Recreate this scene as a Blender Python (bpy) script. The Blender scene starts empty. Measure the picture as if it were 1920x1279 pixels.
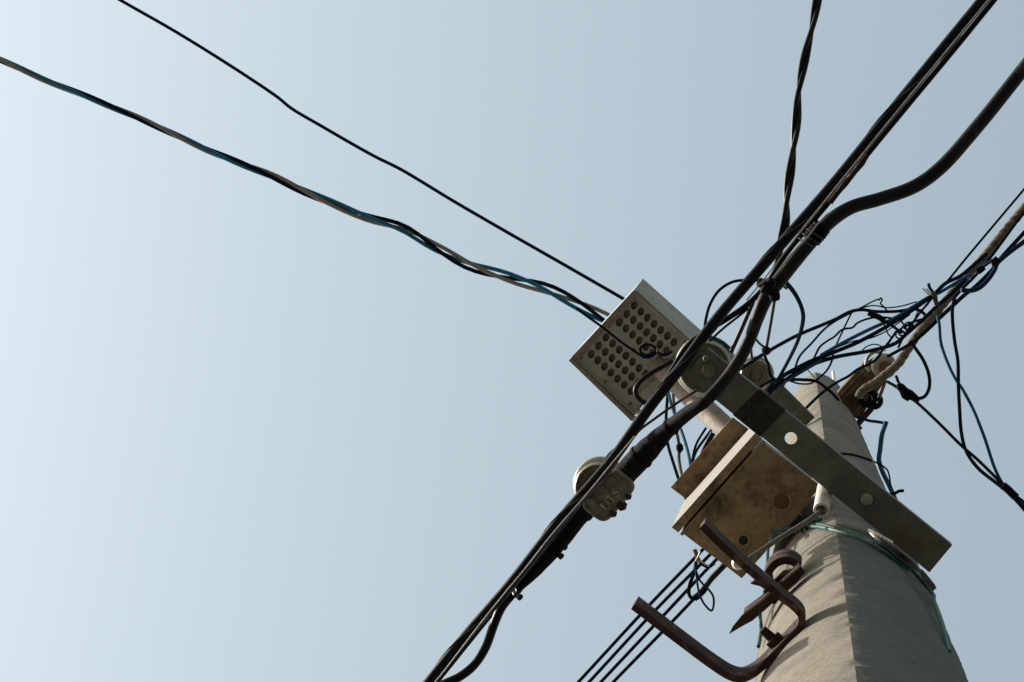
import bpy, math, random
from mathutils import Vector, Matrix, noise

random.seed(7)
scene = bpy.context.scene
col = scene.collection

# ------------------------------------------------------------------ camera
CAM_Z = 1.6                      # eye height of the photographer standing beside the pole
F = 4300.0                       # focal length in pixels of a 1920 px wide frame
ZEN = (1500.0, 483.0)            # where the plumb line overhead meets the frame
CX, CY = 960.0, 639.5
zc = Vector((ZEN[0] - CX, CY - ZEN[1], -F)).normalized()
xc = (Vector((1, 0, 0)) - zc * zc.x).normalized()
yc = zc.cross(xc)
ROT = Matrix((xc, yc, zc))       # camera axes -> world axes (X right, Y towards the lower frame edge)
cam_d = bpy.data.cameras.new("camera")
cam = bpy.data.objects.new("camera", cam_d)
col.objects.link(cam)
cam_d.sensor_width = 36.0
cam_d.lens = 36.0 * F / 1920.0
cam_d.clip_start = 0.05
cam_d.clip_end = 2000.0
cam.matrix_world = Matrix.Translation((0, 0, CAM_Z)) @ ROT.to_4x4()
scene.camera = cam

# ------------------------------------------------------------------ sky and sun
SUN_EL = math.radians(33)
SUN_AZ = Vector((-0.99, -0.11)).normalized()
SKY_STRENGTH = 0.12
SUN_STRENGTH = 4.4
world = bpy.data.worlds.new("World")
scene.world = world
world.use_nodes = True
wn, wl = world.node_tree.nodes, world.node_tree.links
wn.clear()
sky = wn.new("ShaderNodeTexSky")
sky.sky_type = 'NISHITA'
sky.sun_disc = False
sky.sun_elevation = SUN_EL
sky.sun_rotation = math.atan2(SUN_AZ.x, SUN_AZ.y)
sky.altitude = 0
sky.air_density = 2.0
sky.dust_density = 3.8
sky.ozone_density = 3.0
hsv = wn.new("ShaderNodeHueSaturation")
hsv.inputs['Saturation'].default_value = 0.54
hsv.inputs['Hue'].default_value = 0.467
bg = wn.new("ShaderNodeBackground")
bg.inputs['Strength'].default_value = SKY_STRENGTH
wo = wn.new("ShaderNodeOutputWorld")
wl.new(sky.outputs[0], hsv.inputs['Color'])
wl.new(hsv.outputs[0], bg.inputs['Color'])
wl.new(bg.outputs[0], wo.inputs['Surface'])

sun_d = bpy.data.lights.new("sun", 'SUN')
sun_d.energy = SUN_STRENGTH
sun_d.angle = math.radians(0.6)
sun_d.color = (1.0, 0.93, 0.82)
sun = bpy.data.objects.new("sun", sun_d)
col.objects.link(sun)
to_sun = Vector((SUN_AZ.x * math.cos(SUN_EL), SUN_AZ.y * math.cos(SUN_EL), math.sin(SUN_EL)))
sun.rotation_euler = to_sun.to_track_quat('Z', 'Y').to_euler()
sun.location = to_sun * 30

scene.view_settings.view_transform = 'Standard'
scene.view_settings.look = 'None'
scene.view_settings.exposure = 0.76
scene.view_settings.gamma = 1.0
scene.view_settings.use_curve_mapping = False

# ------------------------------------------------------------------ survey helpers
def ray(px, py):
    return ROT @ Vector((px - CX, CY - py, -F)).normalized()

def at(px, py, h):
    """Point on the sight line px,py that lies h metres above the photographer's eye."""
    d = ray(px, py)
    return Vector((0, 0, CAM_Z)) + d * (h / d.z)

def mpp(h):
    return h / F                 # metres per pixel at height h

def Q(x0, y0, pts, s=7.992):
    return [(x0 + p[0] / s, y0 + p[1] / s) + tuple(p[2:]) for p in pts]

# ------------------------------------------------------------------ materials
MATS = {}
def mat(name, c1, c2=None, rough=0.7, scale=30.0, bump=0.0, metal=0.0, spots=None, spot_scale=8.0,
        spot_lo=0.55, spot_hi=0.68, fine=None, fine_scale=180.0, spec=0.5, stretch=None, bump_dist=0.004, bump_scale=None, streak=None, pores=None):
    m = bpy.data.materials.new(name)
    m.use_nodes = True
    nt = m.node_tree
    n, l = nt.nodes, nt.links
    b = n["Principled BSDF"]
    b.inputs['Roughness'].default_value = rough
    b.inputs['Metallic'].default_value = metal
    b.inputs['Specular IOR Level'].default_value = spec
    geo = n.new("ShaderNodeNewGeometry")
    vec = geo.outputs['Position']
    if stretch:
        mp = n.new("ShaderNodeMapping")
        mp.inputs['Scale'].default_value = stretch
        l.new(vec, mp.inputs['Vector'])
        vec = mp.outputs[0]
    def nz(sc, det=6, ro=0.6):
        t = n.new("ShaderNodeTexNoise")
        t.inputs['Scale'].default_value = sc
        t.inputs['Detail'].default_value = det
        t.inputs['Roughness'].default_value = ro
        l.new(vec, t.inputs['Vector'])
        return t.outputs['Fac']
    def ramp(f, lo, hi):
        r = n.new("ShaderNodeMapRange")
        r.inputs['From Min'].default_value = lo
        r.inputs['From Max'].default_value = hi
        l.new(f, r.inputs['Value'])
        return r.outputs[0]
    def mix(fac, a, c):
        x = n.new("ShaderNodeMix")
        x.data_type = 'RGBA'
        l.new(fac, x.inputs[0])
        for sock, v in ((x.inputs[6], a), (x.inputs[7], c)):
            if isinstance(v, tuple):
                sock.default_value = (*v, 1)
            else:
                l.new(v, sock)
        return x.outputs[2]
    c2 = c2 or tuple(v * 0.6 for v in c1)
    f = nz(scale)
    colour = mix(ramp(f, 0.33, 0.67), c1, c2)
    if fine:
        ff = nz(fine_scale, 3, 0.7)
        colour = mix(ramp(ff, 0.5, 0.72), colour, fine)
    if spots:
        sp = nz(spot_scale, 8, 0.65)
        colour = mix(ramp(sp, spot_lo, spot_hi), colour, spots)
    if streak:                      # thin level cracks and formwork lines
        mp2 = n.new("ShaderNodeMapping")
        mp2.inputs['Scale'].default_value = (5, 5, 38)
        l.new(geo.outputs['Position'], mp2.inputs['Vector'])
        t2 = n.new("ShaderNodeTexNoise")
        t2.inputs['Scale'].default_value = 1.6
        t2.inputs['Detail'].default_value = 5
        l.new(mp2.outputs[0], t2.inputs['Vector'])
        colour = mix(ramp(t2.outputs['Fac'], 0.64, 0.74), colour, streak)
    if pores:
        pv_ = n.new("ShaderNodeTexVoronoi")
        pv_.inputs['Scale'].default_value = 110
        l.new(vec, pv_.inputs['Vector'])
        pr = n.new("ShaderNodeMapRange")
        pr.inputs['From Min'].default_value = 0.26
        pr.inputs['From Max'].default_value = 0.10
        l.new(pv_.outputs['Distance'], pr.inputs['Value'])
        pm = n.new("ShaderNodeMath"); pm.operation = 'MULTIPLY'
        l.new(pr.outputs[0], pm.inputs[0]); l.new(ramp(nz(14), 0.45, 0.62), pm.inputs[1])
        colour = mix(pm.outputs[0], colour, pores)
    l.new(colour, b.inputs['Base Color'])
    if bump:
        bf = nz(bump_scale or scale * 4, 8, 0.7)
        bp = n.new("ShaderNodeBump")
        bp.inputs['Strength'].default_value = bump
        bp.inputs['Distance'].default_value = bump_dist
        l.new(bf, bp.inputs['Height'])
        l.new(bp.outputs[0], b.inputs['Normal'])
    rr = ramp(nz(scale * 2), 0.2, 0.8)
    mr = n.new("ShaderNodeMapRange")
    mr.inputs['To Min'].default_value = max(0.05, rough - 0.12)
    mr.inputs['To Max'].default_value = min(1.0, rough + 0.12)
    l.new(rr, mr.inputs['Value'])
    l.new(mr.outputs[0], b.inputs['Roughness'])
    MATS[name] = m
    return m

CONCRETE = mat('weathered_concrete', (0.205, 0.186, 0.151), (0.152, 0.142, 0.118), 0.95, 9, 0.45, spots=(0.10, 0.102, 0.09),
               spot_scale=4.5, spot_lo=0.5, spot_hi=0.72, fine=(0.10, 0.095, 0.08), fine_scale=110, spec=0.1, bump_dist=0.003, bump_scale=150,
               streak=(0.12, 0.115, 0.10), pores=(0.075, 0.073, 0.064))
GROUND = mat('street_asphalt', (0.098, 0.089, 0.075), (0.075, 0.068, 0.058), 0.9, 0.7, 0.3, spots=(0.06, 0.055, 0.05), spot_scale=0.3, spec=0.2)
STEEL = mat('dull_galvanised_steel', (0.135, 0.15, 0.125), (0.075, 0.084, 0.071), 0.7, 22, 0.25, metal=0.15, spots=(0.10, 0.075, 0.05),
            spot_scale=9, spot_lo=0.56, spot_hi=0.72, fine=(0.08, 0.085, 0.075), fine_scale=220)
BRIGHT = mat('pale_zinc', (0.34, 0.345, 0.33), (0.22, 0.225, 0.215), 0.6, 40, 0.15, metal=0.3)
RUST = mat('brown_rust', (0.062, 0.034, 0.029), (0.026, 0.016, 0.016), 0.95, 30, 0.9, spots=(0.20, 0.12, 0.09), spot_scale=24,
           spot_lo=0.54, spot_hi=0.66, bump_dist=0.006, fine=(0.045, 0.026, 0.024), spec=0.2)
RUSTBROWN = mat('rusted_channel', (0.17, 0.105, 0.055), (0.09, 0.055, 0.03), 0.85, 30, 0.5, spots=(0.05, 0.035, 0.02), spot_scale=12, spec=0.3)
BOXBROWN = mat('rust_stained_sheet', (0.34, 0.25, 0.15), (0.25, 0.18, 0.105), 0.85, 12, 0.2, spots=(0.045, 0.034, 0.02),
               spot_scale=8.5, spot_lo=0.47, spot_hi=0.64, fine=(0.15, 0.105, 0.06), fine_scale=90, spec=0.15)
BOXPAINT = mat('cream_paint', (0.215, 0.195, 0.166), (0.17, 0.153, 0.13), 0.75, 14, 0.08, spots=(0.18, 0.145, 0.11), spot_scale=6, spot_lo=0.62, spot_hi=0.75)
LAMPPAINT = mat('weathered_lamp_paint', (0.35, 0.34, 0.30), (0.26, 0.252, 0.222), 0.75, 20, 0.15, spots=(0.2, 0.16, 0.115), spot_scale=14,
                spot_lo=0.56, spot_hi=0.72, fine=(0.24, 0.225, 0.19), fine_scale=200)
LAMPSIDE = mat('grey_lamp_housing', (0.36, 0.38, 0.35), (0.27, 0.29, 0.265), 0.6, 25, 0.1, fine=(0.20, 0.22, 0.2), spots=(0.2, 0.17, 0.13), spot_scale=12, spot_lo=0.6, spot_hi=0.72)
LAMPEDGE = mat('brown_lamp_rail', (0.24, 0.205, 0.165), (0.17, 0.145, 0.115), 0.7, 24, 0.2, spots=(0.10, 0.075, 0.05), spot_scale=16)
ROD = mat('dull_rod_zinc', (0.17, 0.165, 0.145), (0.10, 0.098, 0.085), 0.7, 40, 0.2, spec=0.2)
LENS = mat('dark_lens', (0.055, 0.05, 0.038), (0.11, 0.10, 0.07), 0.35, 18, 0)
PORC = mat('aged_porcelain', (0.36, 0.34, 0.27), (0.26, 0.245, 0.19), 0.4, 25, 0.05, spots=(0.11, 0.095, 0.068), spot_scale=22, spot_lo=0.55, spot_hi=0.7)
CAST = mat('dirty_cast_alloy', (0.20, 0.195, 0.165), (0.10, 0.098, 0.082), 0.65, 40, 0.4, metal=0.2, spots=(0.07, 0.05, 0.03), spot_scale=25)
BRASS = mat('worn_letter_metal', (0.46, 0.41, 0.27), (0.12, 0.11, 0.085), 0.7, 90, 0.5)
RUBBER = mat('black_cable_sheath', (0.0042, 0.0047, 0.0072), (0.008, 0.0083, 0.011), 0.38, 40, 0.25, spots=(0.022, 0.020, 0.019), spot_scale=30,
             spot_lo=0.62, spot_hi=0.75, bump_dist=0.0012, spec=0.10)
RUBBERDUST = mat('dusty_cable_sheath', (0.006, 0.0064, 0.008), (0.016, 0.0158, 0.0155), 0.5, 12, 0.3, spots=(0.045, 0.042, 0.036), spot_scale=18, spot_lo=0.58, spot_hi=0.72, bump_dist=0.0015, spec=0.12)
TAPE = mat('black_binding_tape', (0.0045, 0.004, 0.005), (0.009, 0.008, 0.008), 0.75, 60, 0.6, spots=(0.02, 0.014, 0.011), spot_scale=35, spot_lo=0.6, spot_hi=0.72, bump_dist=0.003, spec=0.06)
MOTTLEDBLACK = mat('mottled_black', (0.016, 0.015, 0.013), (0.045, 0.044, 0.038), 0.75, 40, 0.3, spec=0.1, spots=(0.09, 0.095, 0.083), spot_scale=30, spot_lo=0.6, spot_hi=0.72)
DARKWIRE = mat('dark_wire_sheath', (0.006, 0.010, 0.018), (0.010, 0.015, 0.024), 0.62, 60, 0.1, spec=0.0)
NAVY = mat('navy_wire_sheath', (0.006, 0.020, 0.062), (0.010, 0.03, 0.078), 0.62, 60, 0.1, spec=0.05)
BLUE = mat('blue_wire_sheath', (0.006, 0.055, 0.17), (0.014, 0.075, 0.19), 0.62, 50, 0.1, spec=0.05)
TEAL = mat('teal_wire_sheath', (0.004, 0.085, 0.15), (0.006, 0.06, 0.11), 0.62, 50, 0.1, spec=0.05)
PALEBLUE = mat('faded_blue_sheath', (0.03, 0.10, 0.19), (0.04, 0.13, 0.22), 0.62, 60, 0.15, spec=0.05)
GREYWIRE = mat('grey_wire_sheath', (0.085, 0.083, 0.072), (0.055, 0.054, 0.047), 0.62, 50, 0.15, spec=0.05)
DROPBLUE = mat('bright_blue_drop_sheath', (0.012, 0.17, 0.30), (0.015, 0.12, 0.22), 0.5, 50, 0.1, spec=0.2)
DROPGREY = mat('pale_grey_drop_sheath', (0.26, 0.25, 0.22), (0.19, 0.18, 0.16), 0.6, 50, 0.1, spec=0.2)
GREEN = mat('green_rope', (0.004, 0.085, 0.055), (0.003, 0.055, 0.038), 0.5, 60, 0.3, spec=0.3)
HEMP = mat('weathered_strand', (0.20, 0.175, 0.125), (0.125, 0.105, 0.075), 0.8, 80, 0.5, spots=(0.06, 0.046, 0.03), spot_scale=24, spot_lo=0.5, spot_hi=0.66, spec=0.2)
SILVER = mat('bare_tie_wire', (0.36, 0.35, 0.32), (0.22, 0.21, 0.19), 0.45, 60, 0.1, metal=0.4)
WHITE = mat('white_ceramic', (0.56, 0.53, 0.48), (0.46, 0.44, 0.40), 0.45, 50, 0.1, spots=(0.3, 0.27, 0.22), spot_scale=30, spot_lo=0.6, spot_hi=0.72)
DARKHOLE = mat('shaded_bore', (0.03, 0.027, 0.024), (0.02, 0.02, 0.018), 0.9, 40, spec=0.2)

# ------------------------------------------------------------------ mesh helpers
class M:
    def __init__(self):
        self.v, self.f = [], []
    def add(self, v, f):
        o = len(self.v)
        self.v += [Vector(p) for p in v]
        self.f += [tuple(i + o for i in q) for q in f]
        return self
    def prism(self, poly, vec):
        """closed polygon (3D points) swept along vec"""
        n = len(poly)
        poly = [Vector(p) for p in poly]
        vec = Vector(vec)
        v = poly + [p + vec for p in poly]
        f = [tuple(range(n)), tuple(range(2 * n - 1, n - 1, -1))]
        f += [(i, i + n, (i + 1) % n + n, (i + 1) % n) for i in range(n)]
        return self.add(v, f)
    def cyl(self, p0, p1, r0, r1=None, n=16):
        return self.tube([Vector(p0), Vector(p1)], [r0, r0 if r1 is None else r1], n)
    def tube(self, pts, rad, n=10, caps=True):
        k = len(pts)
        if not isinstance(rad, (list, tuple)):
            rad = [rad] * k
        v, f = [], []
        t0 = (pts[1] - pts[0]).normalized()
        ref = Vector((0, 0, 1)) if abs(t0.z) < 0.9 else Vector((1, 0, 0))
        nn = (ref - t0 * ref.dot(t0)).normalized()
        for i in range(k):
            if i == 0: t = pts[1] - pts[0]
            elif i == k - 1: t = pts[-1] - pts[-2]
            else: t = pts[i + 1] - pts[i - 1]
            t = t.normalized() if t.length > 1e-9 else t0
            nn = nn - t * nn.dot(t)
            if nn.length < 1e-6:
                nn = t.orthogonal()
            nn.normalize()
            bb = t.cross(nn)
            for j in range(n):
                a = 2 * math.pi * j / n
                v.append(pts[i] + (nn * math.cos(a) + bb * math.sin(a)) * rad[i])
        for i in range(k - 1):
            for j in range(n):
                j2 = (j + 1) % n
                f.append((i * n + j, i * n + j2, (i + 1) * n + j2, (i + 1) * n + j))
        if caps:
            f.append(tuple(range(n - 1, -1, -1)))
            f.append(tuple((k - 1) * n + j for j in range(n)))
        return self.add(v, f)
    def lathe(self, c, prof, n=32, axis=None):
        """profile of (radius, height) round a vertical axis through c"""
        c = Vector(c)
        ax = Vector(axis).normalized() if axis else Vector((0, 0, 1))
        u = ax.orthogonal().normalized()
        w = ax.cross(u)
        v, f = [], []
        for r, z in prof:
            for j in range(n):
                a = 2 * math.pi * j / n
                v.append(c + ax * z + (u * math.cos(a) + w * math.sin(a)) * r)
        for i in range(len(prof) - 1):
            for j in range(n):
                j2 = (j + 1) % n
                f.append((i * n + j, i * n + j2, (i + 1) * n + j2, (i + 1) * n + j))
        f.append(tuple(range(n - 1, -1, -1)))
        f.append(tuple((len(prof) - 1) * n + j for j in range(n)))
        return self.add(v, f)
    def torus(self, c, R, r, ax=(0, 0, 1), n=24, m=8):
        ax = Vector(ax).normalized()
        u = ax.orthogonal().normalized()
        w = ax.cross(u)
        v, f = [], []
        for i in range(n):
            a = 2 * math.pi * i / n
            d = u * math.cos(a) + w * math.sin(a)
            for j in range(m):
                b = 2 * math.pi * j / m
                v.append(Vector(c) + d * (R + r * math.cos(b)) + ax * r * math.sin(b))
        for i in range(n):
            for j in range(m):
                f.append((i * m + j, ((i + 1) % n) * m + j, ((i + 1) % n) * m + (j + 1) % m, i * m + (j + 1) % m))
        return self.add(v, f)
    def build(self, name, material, parent=None, origin=None, smooth=True, angle=38):
        origin = Vector(origin) if origin is not None else (Vector((0, 0, 0)) if parent is None else parent['_o'])
        me = bpy.data.meshes.new(name)
        me.from_pydata([tuple(p - Vector(origin)) for p in self.v], [], self.f)
        me.materials.append(material)
        if smooth:
            me.polygons.foreach_set('use_smooth', [True] * len(me.polygons))
            me.update()
            me.set_sharp_from_angle(angle=math.radians(angle))
        me.validate()
        me.update()
        o = bpy.data.objects.new(name, me)
        col.objects.link(o)
        if parent is None:
            o.location = origin
        else:
            o.parent = parent['_ob']
        return o

def fixnormals(o):
    import bmesh
    bm = bmesh.new()
    bm.from_mesh(o.data)
    bmesh.ops.recalc_face_normals(bm, faces=bm.faces)
    bm.to_mesh(o.data)
    bm.free()

def tag(o, label, cat, group=None):
    o['label'] = label
    o['category'] = cat
    if group:
        o['group'] = group
    return o

def thing(name, label, cat, loc, group=None):
    o = bpy.data.objects.new(name, None)
    o.empty_display_size = 0.05
    col.objects.link(o)
    o.location = loc
    tag(o, label, cat, group)
    return {'_ob': o, '_o': Vector(loc)}

def under(part, t):
    return {'_ob': part, '_o': t['_o']}

def smooth_path(pts, step=None, sub=8):
    """Catmull-Rom through 3D points"""
    if len(pts) < 3:
        a, b = pts[0], pts[-1]
        return [a.lerp(b, i / sub) for i in range(sub + 1)]
    P = [pts[0] * 2 - pts[1]] + list(pts) + [pts[-1] * 2 - pts[-2]]
    out = []
    for i in range(1, len(P) - 2):
        p0, p1, p2, p3 = P[i - 1], P[i], P[i + 1], P[i + 2]
        t0 = 0.0
        t1 = t0 + max(1e-6, (p1 - p0).length) ** 0.5
        t2 = t1 + max(1e-6, (p2 - p1).length) ** 0.5
        t3 = t2 + max(1e-6, (p3 - p2).length) ** 0.5
        for k in range(sub):
            t = t1 + (t2 - t1) * k / sub
            a1 = p0 * ((t1 - t) / (t1 - t0)) + p1 * ((t - t0) / (t1 - t0))
            a2 = p1 * ((t2 - t) / (t2 - t1)) + p2 * ((t - t1) / (t2 - t1))
            a3 = p2 * ((t3 - t) / (t3 - t2)) + p3 * ((t - t2) / (t3 - t2))
            b1 = a1 * ((t2 - t) / (t2 - t0)) + a2 * ((t - t0) / (t2 - t0))
            b2 = a2 * ((t3 - t) / (t3 - t1)) + a3 * ((t - t1) / (t3 - t1))
            out.append(b1 * ((t2 - t) / (t2 - t1)) + b2 * ((t - t1) / (t2 - t1)))
    out.append(pts[-1])
    return out

def to3d(pts, h):
    """pixel path -> 3D; h a number or (start, end) shared out along the path; a third value in a point overrides it"""
    L = [0.0]
    for a, b in zip(pts, pts[1:]):
        L.append(L[-1] + math.hypot(a[0] - b[0], a[1] - b[1]))
    out = []
    for p, s in zip(pts, L):
        if len(p) > 2:
            hh = p[2]
        elif isinstance(h, tuple):
            hh = h[0] + (h[1] - h[0]) * s / L[-1]
        else:
            hh = h
        out.append(at(p[0], p[1], hh))
    return out

def extend(P, start=0.0, end=0.0, droop=0.0):
    if start:
        d = (P[0] - P[1]).normalized()
        P = [P[0] + d * start + Vector((0, 0, droop))] + P
    if end:
        d = (P[-1] - P[-2]).normalized()
        P = P + [P[-1] + d * end + Vector((0, 0, droop))]
    return P

def wire(name, label, pts, h, w, material, ext=(0, 0), group=None, cat='wire', n=8, sub=8, jitter=0.0, widths=None):
    P = extend(to3d(pts, h), ext[0], ext[1])
    hm = sum((p.z - CAM_Z) for p in P) / len(P)
    S = smooth_path(P, sub=sub)
    r = w * 0.5 * mpp(hm)
    rad = [r * (1 + jitter * noise.noise(p * 60)) for p in S]
    o = M().tube(S, rad, n).build(name, material, origin=S[len(S) // 2])
    return tag(o, label, cat, group)

def twisted(name, label, pts, h, w, amp, pitch, mats, cat, ext=(0, 0), group=None, phase=0.0, sub=14, amp_fn=None):
    """several strands laid round one centre line; every strand is a part"""
    P = extend(to3d(pts, h), *ext)
    S = smooth_path(P, sub=sub)
    hm = sum((p.z - CAM_Z) for p in P) / len(P)
    L = [0.0]
    for a, b in zip(S, S[1:]):
        L.append(L[-1] + (b - a).length)
    # resample
    step = pitch * mpp(hm) / 16
    nstep = max(8, int(L[-1] / step))
    R, j = [], 0
    for i in range(nstep + 1):
        s = L[-1] * i / nstep
        while j < len(L) - 2 and L[j + 1] < s:
            j += 1
        u = (s - L[j]) / max(1e-9, L[j + 1] - L[j])
        R.append((S[j].lerp(S[j + 1], min(1, max(0, u))), s))
    t = thing(name, label, cat, R[len(R) // 2][0], group)
    k = len(mats)
    for q, m in enumerate(mats):
        pts3 = []
        for i, (p, s) in enumerate(R):
            d = (R[min(i + 1, len(R) - 1)][0] - R[max(i - 1, 0)][0]).normalized()
            nn = Vector((0, 0, 1)).cross(d).normalized()
            bb = d.cross(nn)
            a = 2 * math.pi * (s / (pitch * mpp(hm)) + q / k) + phase + 0.8 * noise.noise(p * 2.1)
            am = amp * mpp(hm) * (amp_fn(i / len(R)) if amp_fn else 1.0)
            pts3.append(p + (nn * math.cos(a) + bb * math.sin(a)) * am)
        M().tube(pts3, w * 0.5 * mpp(hm), 8).build('strand', m, t)
    return t

# ------------------------------------------------------------------ ground
g = M()
G = 300
NG = 12
gv = [(-G + 2 * G * i / NG, -G + 2 * G * j / NG, 0) for j in range(NG + 1) for i in range(NG + 1)]
gf = [(j * (NG + 1) + i, j * (NG + 1) + i + 1, (j + 1) * (NG + 1) + i + 1, (j + 1) * (NG + 1) + i) for j in range(NG) for i in range(NG)]
ground = g.add(gv, gf).build('ground', GROUND)
ground['kind'] = 'structure'

# ------------------------------------------------------------------ the concrete pole
_c = at(1500 + 358 / 5.97, 483 + 2669 / 5.97, 5.97)
POLE = Vector((_c.x, _c.y))
POLE_TOP = 10.15
RIDGE = (-POLE).normalized()                 # the arris that faces the photographer
RIDGE_A = math.atan2(RIDGE.y, RIDGE.x)
def pole_r(phi, h):
    """radius of the cushion-square shaft at angle phi from the arris, h above eye level"""
    d = 0.154 - (h - 3.36) * 0.00574
    q = (phi % (math.pi / 2)) - math.pi / 4
    sq = 1.0 / math.cos(q)
    return d / 1.12 * (1 + 0.29 * (sq - 1))
def pole_pt(phi, h, off=0.0):
    r = pole_r(phi, h) + off
    a = RIDGE_A + phi
    return Vector((POLE.x + r * math.cos(a), POLE.y + r * math.sin(a), CAM_Z + h))
def on_pole(px, py, off=0.0):
    d = ray(px, py)
    best = None
    h = 2.0
    while h < POLE_TOP:
        p = Vector((0, 0, CAM_Z)) + d * (h / d.z)
        e = Vector((p.x, p.y)) - POLE
        phi = math.atan2(e.y, e.x) - RIDGE_A
        gap = e.length - pole_r(phi, h) - off
        if gap <= 0:
            return p
        if best is None or gap < best[0]:
            best = (gap, p, phi, h)
        h += 0.01
    return pole_pt(best[2], best[3], off)

NSEG = 120
hs = [-1.6, -0.5, 0.6, 1.6] + [2.2 + i * 0.0125 for i in range(int((POLE_TOP - 2.2) / 0.0125))] + [POLE_TOP - 0.02, POLE_TOP - 0.006, POLE_TOP]
pv, pf = [], []
for i, h in enumerate(hs):
    for j in range(NSEG):
        phi = 2 * math.pi * j / NSEG
        r = pole_r(phi, h)
        p = pole_pt(phi, h)
        if h > 2:
            r += 0.0005 * noise.noise(p * 9) + 0.0007 * noise.noise(p * 70)
            pa = min(phi, 2 * math.pi - phi)
            chip = max(0.0, noise.noise(Vector((h * 17, 3.1, 0))) * 0.8 + noise.noise(Vector((h * 52, 9.1, 0))) * 0.7)
            r -= 0.012 * chip * math.exp(-(pa / 0.07) ** 2)
            ring = noise.noise(Vector((h * 6.0, 0.0, 5.0)))
            r += 0.0010 * ring
        if i == len(hs) - 1: r *= 0.90
        if i == len(hs) - 2: r *= 0.975
        a = RIDGE_A + phi
        pv.append((POLE.x + r * math.cos(a), POLE.y + r * math.sin(a), CAM_Z + h))
for i in range(len(hs) - 1):
    for j in range(NSEG):
        j2 = (j + 1) % NSEG
        pf.append((i * NSEG + j, i * NSEG + j2, (i + 1) * NSEG + j2, (i + 1) * NSEG + j))
pf.append(tuple((len(hs) - 1) * NSEG + j for j in range(NSEG)))
base = Vector((POLE.x, POLE.y, 0))
pole = thing('utility_pole', 'tall weathered concrete utility pole with a chipped edge down its middle', 'utility pole', base)
M().add(pv, pf).build('shaft', CONCRETE, pole, angle=24)
# dark coat plus painted-in shade on one side of the lower shaft, ragged edge
def coat_and_shade(m, side, edge, top):
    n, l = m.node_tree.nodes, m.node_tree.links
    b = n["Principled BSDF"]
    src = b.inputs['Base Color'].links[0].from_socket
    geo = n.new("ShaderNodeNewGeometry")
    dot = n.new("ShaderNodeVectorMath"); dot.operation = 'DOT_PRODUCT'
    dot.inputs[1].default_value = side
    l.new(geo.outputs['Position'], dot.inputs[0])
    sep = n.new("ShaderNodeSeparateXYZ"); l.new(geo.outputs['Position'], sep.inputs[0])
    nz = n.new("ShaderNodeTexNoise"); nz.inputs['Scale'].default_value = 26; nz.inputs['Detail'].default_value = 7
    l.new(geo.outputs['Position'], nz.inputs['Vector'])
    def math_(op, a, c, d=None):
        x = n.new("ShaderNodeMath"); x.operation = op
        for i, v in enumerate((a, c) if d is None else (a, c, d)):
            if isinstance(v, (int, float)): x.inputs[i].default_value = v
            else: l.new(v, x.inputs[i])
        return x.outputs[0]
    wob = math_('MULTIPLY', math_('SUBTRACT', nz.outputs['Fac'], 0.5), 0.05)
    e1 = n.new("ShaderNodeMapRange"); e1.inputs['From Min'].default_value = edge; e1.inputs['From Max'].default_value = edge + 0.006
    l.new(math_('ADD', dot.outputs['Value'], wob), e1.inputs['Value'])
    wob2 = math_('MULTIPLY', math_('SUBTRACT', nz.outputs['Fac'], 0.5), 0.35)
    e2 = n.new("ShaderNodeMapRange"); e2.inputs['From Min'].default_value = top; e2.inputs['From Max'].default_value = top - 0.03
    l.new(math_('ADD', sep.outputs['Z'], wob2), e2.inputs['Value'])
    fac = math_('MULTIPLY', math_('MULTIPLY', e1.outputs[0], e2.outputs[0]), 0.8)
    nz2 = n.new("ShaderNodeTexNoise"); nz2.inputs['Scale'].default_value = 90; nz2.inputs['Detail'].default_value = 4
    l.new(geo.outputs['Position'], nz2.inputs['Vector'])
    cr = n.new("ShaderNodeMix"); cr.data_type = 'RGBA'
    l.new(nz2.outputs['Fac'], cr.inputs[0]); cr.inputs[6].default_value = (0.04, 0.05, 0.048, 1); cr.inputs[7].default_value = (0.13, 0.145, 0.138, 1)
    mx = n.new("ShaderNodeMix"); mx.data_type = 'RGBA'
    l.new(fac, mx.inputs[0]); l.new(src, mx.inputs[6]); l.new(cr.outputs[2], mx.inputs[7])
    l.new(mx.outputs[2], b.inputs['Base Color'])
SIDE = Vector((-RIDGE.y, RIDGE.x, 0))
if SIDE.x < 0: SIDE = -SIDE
coat_and_shade(CONCRETE, SIDE, SIDE.x * POLE.x + SIDE.y * POLE.y + 0.004, CAM_Z + 4.02)

# pale rod standing at the pole head
a0, a1 = at(1567, 742, 10.1), at(1562, 697, 11.9)
r0 = tag(M().cyl(a0, a1, 0.009, 0.008, 10).build('metal_rod', WHITE, origin=a0), 'thin white rod standing upright behind the tip of the concrete pole', 'rod')

# ------------------------------------------------------------------ steel crossarm
HC = 4.05
E0, E1 = at(1306, 678.5, HC), at(1764, 1048, HC)      # centre line of the web
ud = (E1 - E0).normalized()
vd = Vector((0, 0, 1)).cross(ud).normalized()
if vd.y < 0: vd = -vd                                 # towards the pole
LEN = (E1 - E0).length
WID = 66 * mpp(HC)
TH = 0.006
def ca(u, v, w=0.0):
    return E0 + ud * u + vd * v + Vector((0, 0, w))
def u_at(px, py):
    p = at(px, py, HC)
    return (p - E0).dot(ud), (p - E0).dot(vd)
arm = thing('steel_crossarm', 'long grey steel crossarm slanting across the front of the concrete pole', 'crossarm', E0)
web = M()
uh, vh = u_at(1483, 822)
HR = 11.6 * mpp(HC)
s0, s1 = uh - WID / 2, uh + WID / 2
for a, b in ((0, s0), (s1, LEN)):
    web.prism([ca(a, -WID / 2), ca(b, -WID / 2), ca(b, WID / 2), ca(a, WID / 2)], (0, 0, TH))
NR = 32
ring_o, ring_i = [], []
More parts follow.
